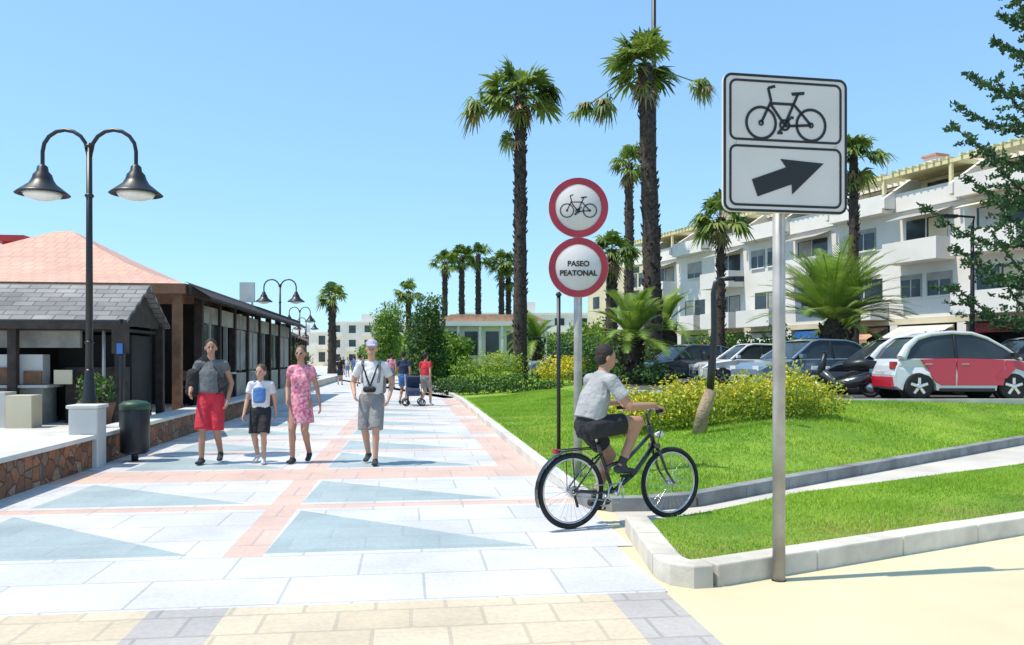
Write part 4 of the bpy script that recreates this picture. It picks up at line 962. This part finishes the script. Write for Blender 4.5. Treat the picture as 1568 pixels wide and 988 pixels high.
person('distant_pedestrian',-3.55,26.8,rad(170),1.74,c_navy,c_blue,skin_t,hair_d,c_shoe,.3,vox=.014)
for i,(px,py,a,t_,b2) in enumerate(((-9.9,47,180,c_blk,c_navy),(-9.1,50,10,c_wht,c_gshort),(-11.2,60,10,c_pink,c_navy),(-8.2,44,170,c_wht,c_navy),(-7.0,40,5,c_grey,c_blk),(-12.8,66,0,c_red,c_blk),(-13.5,67,0,c_wht,c_blue),(-10.6,55,180,c_blue,c_gshort),(-15.5,75,0,c_blk,c_blk),(-6.2,42,175,c_pink,c_gshort))):
    person('distant_pedestrian',px,py,rad(a),1.6+.04*(i%5),t_,b2,skin_m,[hair_b,hair_d][i%2],c_shoe,.3,vox=.018)
b=MB()
for sx in(-.25,.25):
    for sy in(-.35,.35): b.torus((sx,sy,.12),.1,.02,rubber,'Y',16,6)
    b.tube([(sx,-.35,.12),(sx,.05,.6),(sx,.45,1.0)],.015,grey_metal,6); b.tube([(sx,.35,.12),(sx,-.1,.6)],.015,grey_metal,6)
b.tube([(-.25,.45,1.0),(.25,.45,1.0)],.018,black_metal,6)
b.prism([(-.35,.35),(.2,.3),(.35,.75),(.2,.95),(-.05,.92),(.08,.6),(-.3,.5)],-.2,.2,c_navy,'X'); b.done('baby_stroller',(-3.15,26.1,0.006),rad(10))

# ---------------------------------------------------------------- bicycle + cyclist
BX,BY=.52,7.18; bh=math.atan2(.50,.97)
b=MB(); r=.335; WB=1.09
def bwheel(x):
    b.torus((x,0,r),r-.022,.022,rubber,'Y',48,8); b.torus((x,0,r),r-.052,.011,chrome,'Y',44,6)
    b.tube([(x,-.05,r),(x,.05,r)],.022,chrome,10)
    for k in range(28):
        a=2*math.pi*k/28; s=-1 if k%2 else 1; b.tube([(x+.02*math.cos(a+1.3*s),s*.03,r+.02*math.sin(a+1.3*s)),(x+(r-.055)*math.cos(a),0,r+(r-.055)*math.sin(a))],.0016,chrome,4,False)
bwheel(0); bwheel(WB)
frm=M('bike_frame_black',(.015,.016,.018),.3,.1,3,coat=.6)
bb_=(.44,0,.29); st=(.30,0,.68); ht=(.84,0,.88); hb=(.90,0,.70)
b.tube([bb_,st,(.275,0,.75)],.019,frm,10); b.tube([hb,(.68,0,.45),bb_],.022,frm,10); b.tube([(.86,0,.80),(.60,0,.58),(.36,0,.52)],.018,frm,10); b.tube([ht,hb],.024,frm,10)
for s in(-1,1):
    b.tube([(.44,s*.03,.29),(.2,s*.06,.31),(0,s*.065,r)],.010,frm,8); b.tube([(.31,s*.02,.64),(.14,s*.06,.5),(0,s*.065,r)],.009,frm,8)
    b.tube([(.905,s*.03,.68),(.93,s*.055,.62),(1.0,s*.06,.45),(WB,s*.06,r)],[.016,.016,.013,.010],frm,8)
b.box((.905,0,.69),(.05,.12,.04),frm)
b.tube([(.275,0,.74),(.245,0,.825)],.013,chrome,8)
b.tube([(.84,.0,.88),(.82,0,.98),(.86,0,1.02)],.014,frm,8)
b.tube([(.72,-.31,1.03),(.78,-.28,1.04),(.87,-.15,1.03),(.87,.15,1.03),(.78,.28,1.04),(.72,.31,1.03)],.012,chrome,8)
for s in(-1,1): b.tube([(.70,s*.315,1.028),(.79,s*.275,1.04)],.017,rubber,8); b.tube([(.80,s*.26,1.03),(.74,s*.29,.99)],.006,chrome,5)
b.tube([(.84,.1,1.02),(.93,.06,.9),(.92,.02,.66)],.004,black_metal,5); b.tube([(.84,-.1,1.02),(.96,-.05,.88),(.9,-.02,.62)],.004,black_metal,5)
sz=-.05
b.add([(x,y,z+sz) for x,y,z in [(.10,-.09,.885),(.10,.09,.885),(.20,.10,.90),(.32,.03,.90),(.42,.016,.895),(.42,-.016,.895),(.32,-.03,.90),(.20,-.10,.90),
       (.11,-.07,.84),(.11,.07,.84),(.20,.07,.85),(.32,.015,.86),(.42,.01,.87),(.42,-.01,.87),(.32,-.015,.86),(.20,-.07,.85)]],
      [(0,1,2,3,4,5,6,7),(8,15,14,13,12,11,10,9)]+[(i,(i+1)%8,(i+1)%8+8,i+8) for i in range(8)],rubber)
ca=rad(70)
b.torus((.44,-.055,.29),.085,.008,chrome,'Y',24,5); b.tube([(.44,-.08,.29),(.44,.08,.29)],.02,chrome,8)
pr=(.44+.17*math.cos(ca),-.10,.29+.17*math.sin(ca)); pl_=(.44-.17*math.cos(ca),.10,.29-.17*math.sin(ca))
b.tube([(.44,-.08,.29),(pr[0],-.08,pr[2])],.011,chrome,8); b.tube([(.44,.08,.29),(pl_[0],.08,pl_[2])],.011,chrome,8)
b.box((pr[0],-.135,pr[2]),(.09,.085,.022),rubber); b.box((pl_[0],.135,pl_[2]),(.09,.085,.022),rubber)
b.tube([(.44,-.055,.375),(0,-.055,.372)],.005,grey_metal,5); b.tube([(.44,-.055,.205),(0,-.055,.30)],.005,grey_metal,5); b.torus((0,-.055,r),.04,.012,grey_metal,'Y',16,5)
b.tube([(0,-.06,.30),(.03,-.06,.2)],.012,black_metal,6)
b.box((-.16,0,.69),(.03,.05,.04),plastic_red)
for s in(-1,1): b.tube([(-.14,s*.05,.695),(.24,s*.05,.70)],.006,black_metal,6); b.tube([(0,s*.068,r),(-.02,s*.055,.695)],.005,black_metal,6)
for xx in(-.14,-.02,.1): b.tube([(xx,-.05,.697),(xx,.05,.697)],.005,black_metal,6)
pts=[(0+(r+.018)*math.cos(rad(30+170*i/14)),r+(r+.018)*math.sin(rad(30+170*i/14))) for i in range(15)]
vs=[(px,s*.028,pz) for px,pz in pts for s in(-1,1)]; b.add(vs,[(2*i,2*i+1,2*i+3,2*i+2) for i in range(14)],frm,True)
b.tube([(.93,.0,.78),(.99,0,.80)],.03,lampglass,8)
b.done('bicycle',(BX,BY,.006),bh,recalc=True)
F=Fig()
pel=V((.20,0,.905)); ch=V((.25,0,1.15)); shc=V((.31,0,1.305))
U=(0,1,0)
F.cone(pel+V((0,0,-.01)),pel+V((.01,0,.10)),.155,.148,c_blk,U=U,b0=.125,b1=.118)
F.cone(pel+V((-.015,0,.05)),ch,.160,.172,c_grey,U=U,b0=.130,b1=.125,rd=(0,1)); F.cone(ch,shc+V((0,0,.015)),.172,.115,c_grey,U=U,b0=.122,b1=.075)
F.cone(shc+V((0,-.145,0)),shc+V((0,.145,0)),.063,.063,c_grey)
F.cone(shc+V((.01,0,.0)),shc+V((.045,0,.12)),.057,.052,skin_t)
head(F,shc+V((.065,0,.20)),(1,-.25,-.12),(0,0,1),.95,skin_t,hair_d)
for s in(-1,1):
    hp=pel+V((.0,s*.088,-.01)); pd=V(pr if s<0 else pl_); an=V((pd.x-.05,s*.125,pd.z+.105)); kn=ik(hp,an,.42,.41,(1,s*.12,.3))
    F.cone(hp,kn,.088,.058,skin_t); F.cone(kn,an,.055,.036,skin_t); m=kn+(an-kn)*.3; F.ell(m+V((-.018,0,0)),(.05,.05,.09),skin_t)
    F.cone(hp,hp+(kn-hp)*.66,.104,.094,c_blk,rd=(1,0)); shoe(F,an,(1,0,-.12 if s<0 else 0),1,c_shoe,V((0,0,1)))
    F.cone(an,an+(kn-an)*.16,.041,.041,c_shoe,rd=(0,0))
    sh=shc+V((0,s*.175,-.005)); wr=V((.675,s*.30,1.085)); el=ik(sh,wr,.275,.255,(-.1,s*.4,-.8))
    F.cone(sh,el,.049,.040,skin_t); F.cone(el,wr,.040,.027,skin_t); F.cone(sh,sh+(el-sh)*.66,.065,.062,c_grey,rd=(1,0))
    F.cone(wr,V((.735,s*.297,1.062)),.024,.036,skin_t,U=(.35,-s*.9,0),b0=.018,b1=.015)
    for i in range(4):
        p0=V((.728,s*.297,1.066))+V((.3,-s*.95,0))*((i-1.5)*.020); p1=p0+V((.034,s*.012,-.008)); p2=p1+V((.010,s*.004,-.03)); p3=p2+V((-.022,-s*.008,-.012))
        F.cone(p0,p1,.0095,.009,skin_t); F.cone(p1,p2,.009,.0085,skin_t); F.cone(p2,p3,.0085,.0075,skin_t)
    p=V((.715,s*.275,1.06)); F.cone(p,p+V((.018,-s*.03,-.02)),.011,.010,skin_t); F.cone(p+V((.018,-s*.03,-.02)),p+V((.045,-s*.032,-.035)),.010,.008,skin_t)
F.build('cyclist',(BX,BY,.006),bh,.006)

# ---------------------------------------------------------------- sky, sun, camera
w=bpy.data.worlds.new('World'); sc.world=w; w.use_nodes=True; nt=w.node_tree; bg=nt.nodes['Background']
sky=nt.nodes.new('ShaderNodeTexSky'); sky.sky_type='NISHITA'; sky.sun_disc=False
SE=64; sh_dir=V((.97,.20,0)).normalized()
sun_vec=(-sh_dir*math.cos(rad(SE))+V((0,0,math.sin(rad(SE)))))
sky.sun_elevation=rad(SE); sky.sun_rotation=math.atan2(sun_vec.x,sun_vec.y); sky.air_density=1.0; sky.dust_density=.3; sky.ozone_density=1.5
gm=nt.nodes.new('ShaderNodeGamma'); gm.inputs['Gamma'].default_value=.5
hs=nt.nodes.new('ShaderNodeMix'); hs.data_type='RGBA'; hs.blend_type='MULTIPLY'; hs.inputs[0].default_value=1; hs.inputs[7].default_value=(1.75,2.62,3.35,1)
nt.links.new(sky.outputs[0],gm.inputs['Color']); nt.links.new(gm.outputs[0],hs.inputs[6]); nt.links.new(hs.outputs[2],bg.inputs['Color']); bg.inputs['Strength'].default_value=.15
sd=bpy.data.lights.new('sun','SUN'); sd.energy=5.0; sd.angle=rad(.5); sd.color=(1,.92,.80)
so=bpy.data.objects.new('sun',sd); sc.collection.objects.link(so); so.rotation_euler=sun_vec.to_track_quat('Z','Y').to_euler()
cd=bpy.data.cameras.new('camera'); cd.sensor_width=36; cd.lens=28.7; cd.shift_y=.0357; cd.clip_end=3000
co=bpy.data.objects.new('camera',cd); sc.collection.objects.link(co); co.location=(0,0,1.5); co.rotation_euler=(rad(90),0,0); sc.camera=co
sc.view_settings.view_transform='Standard'; sc.view_settings.look='None'; sc.view_settings.exposure=0
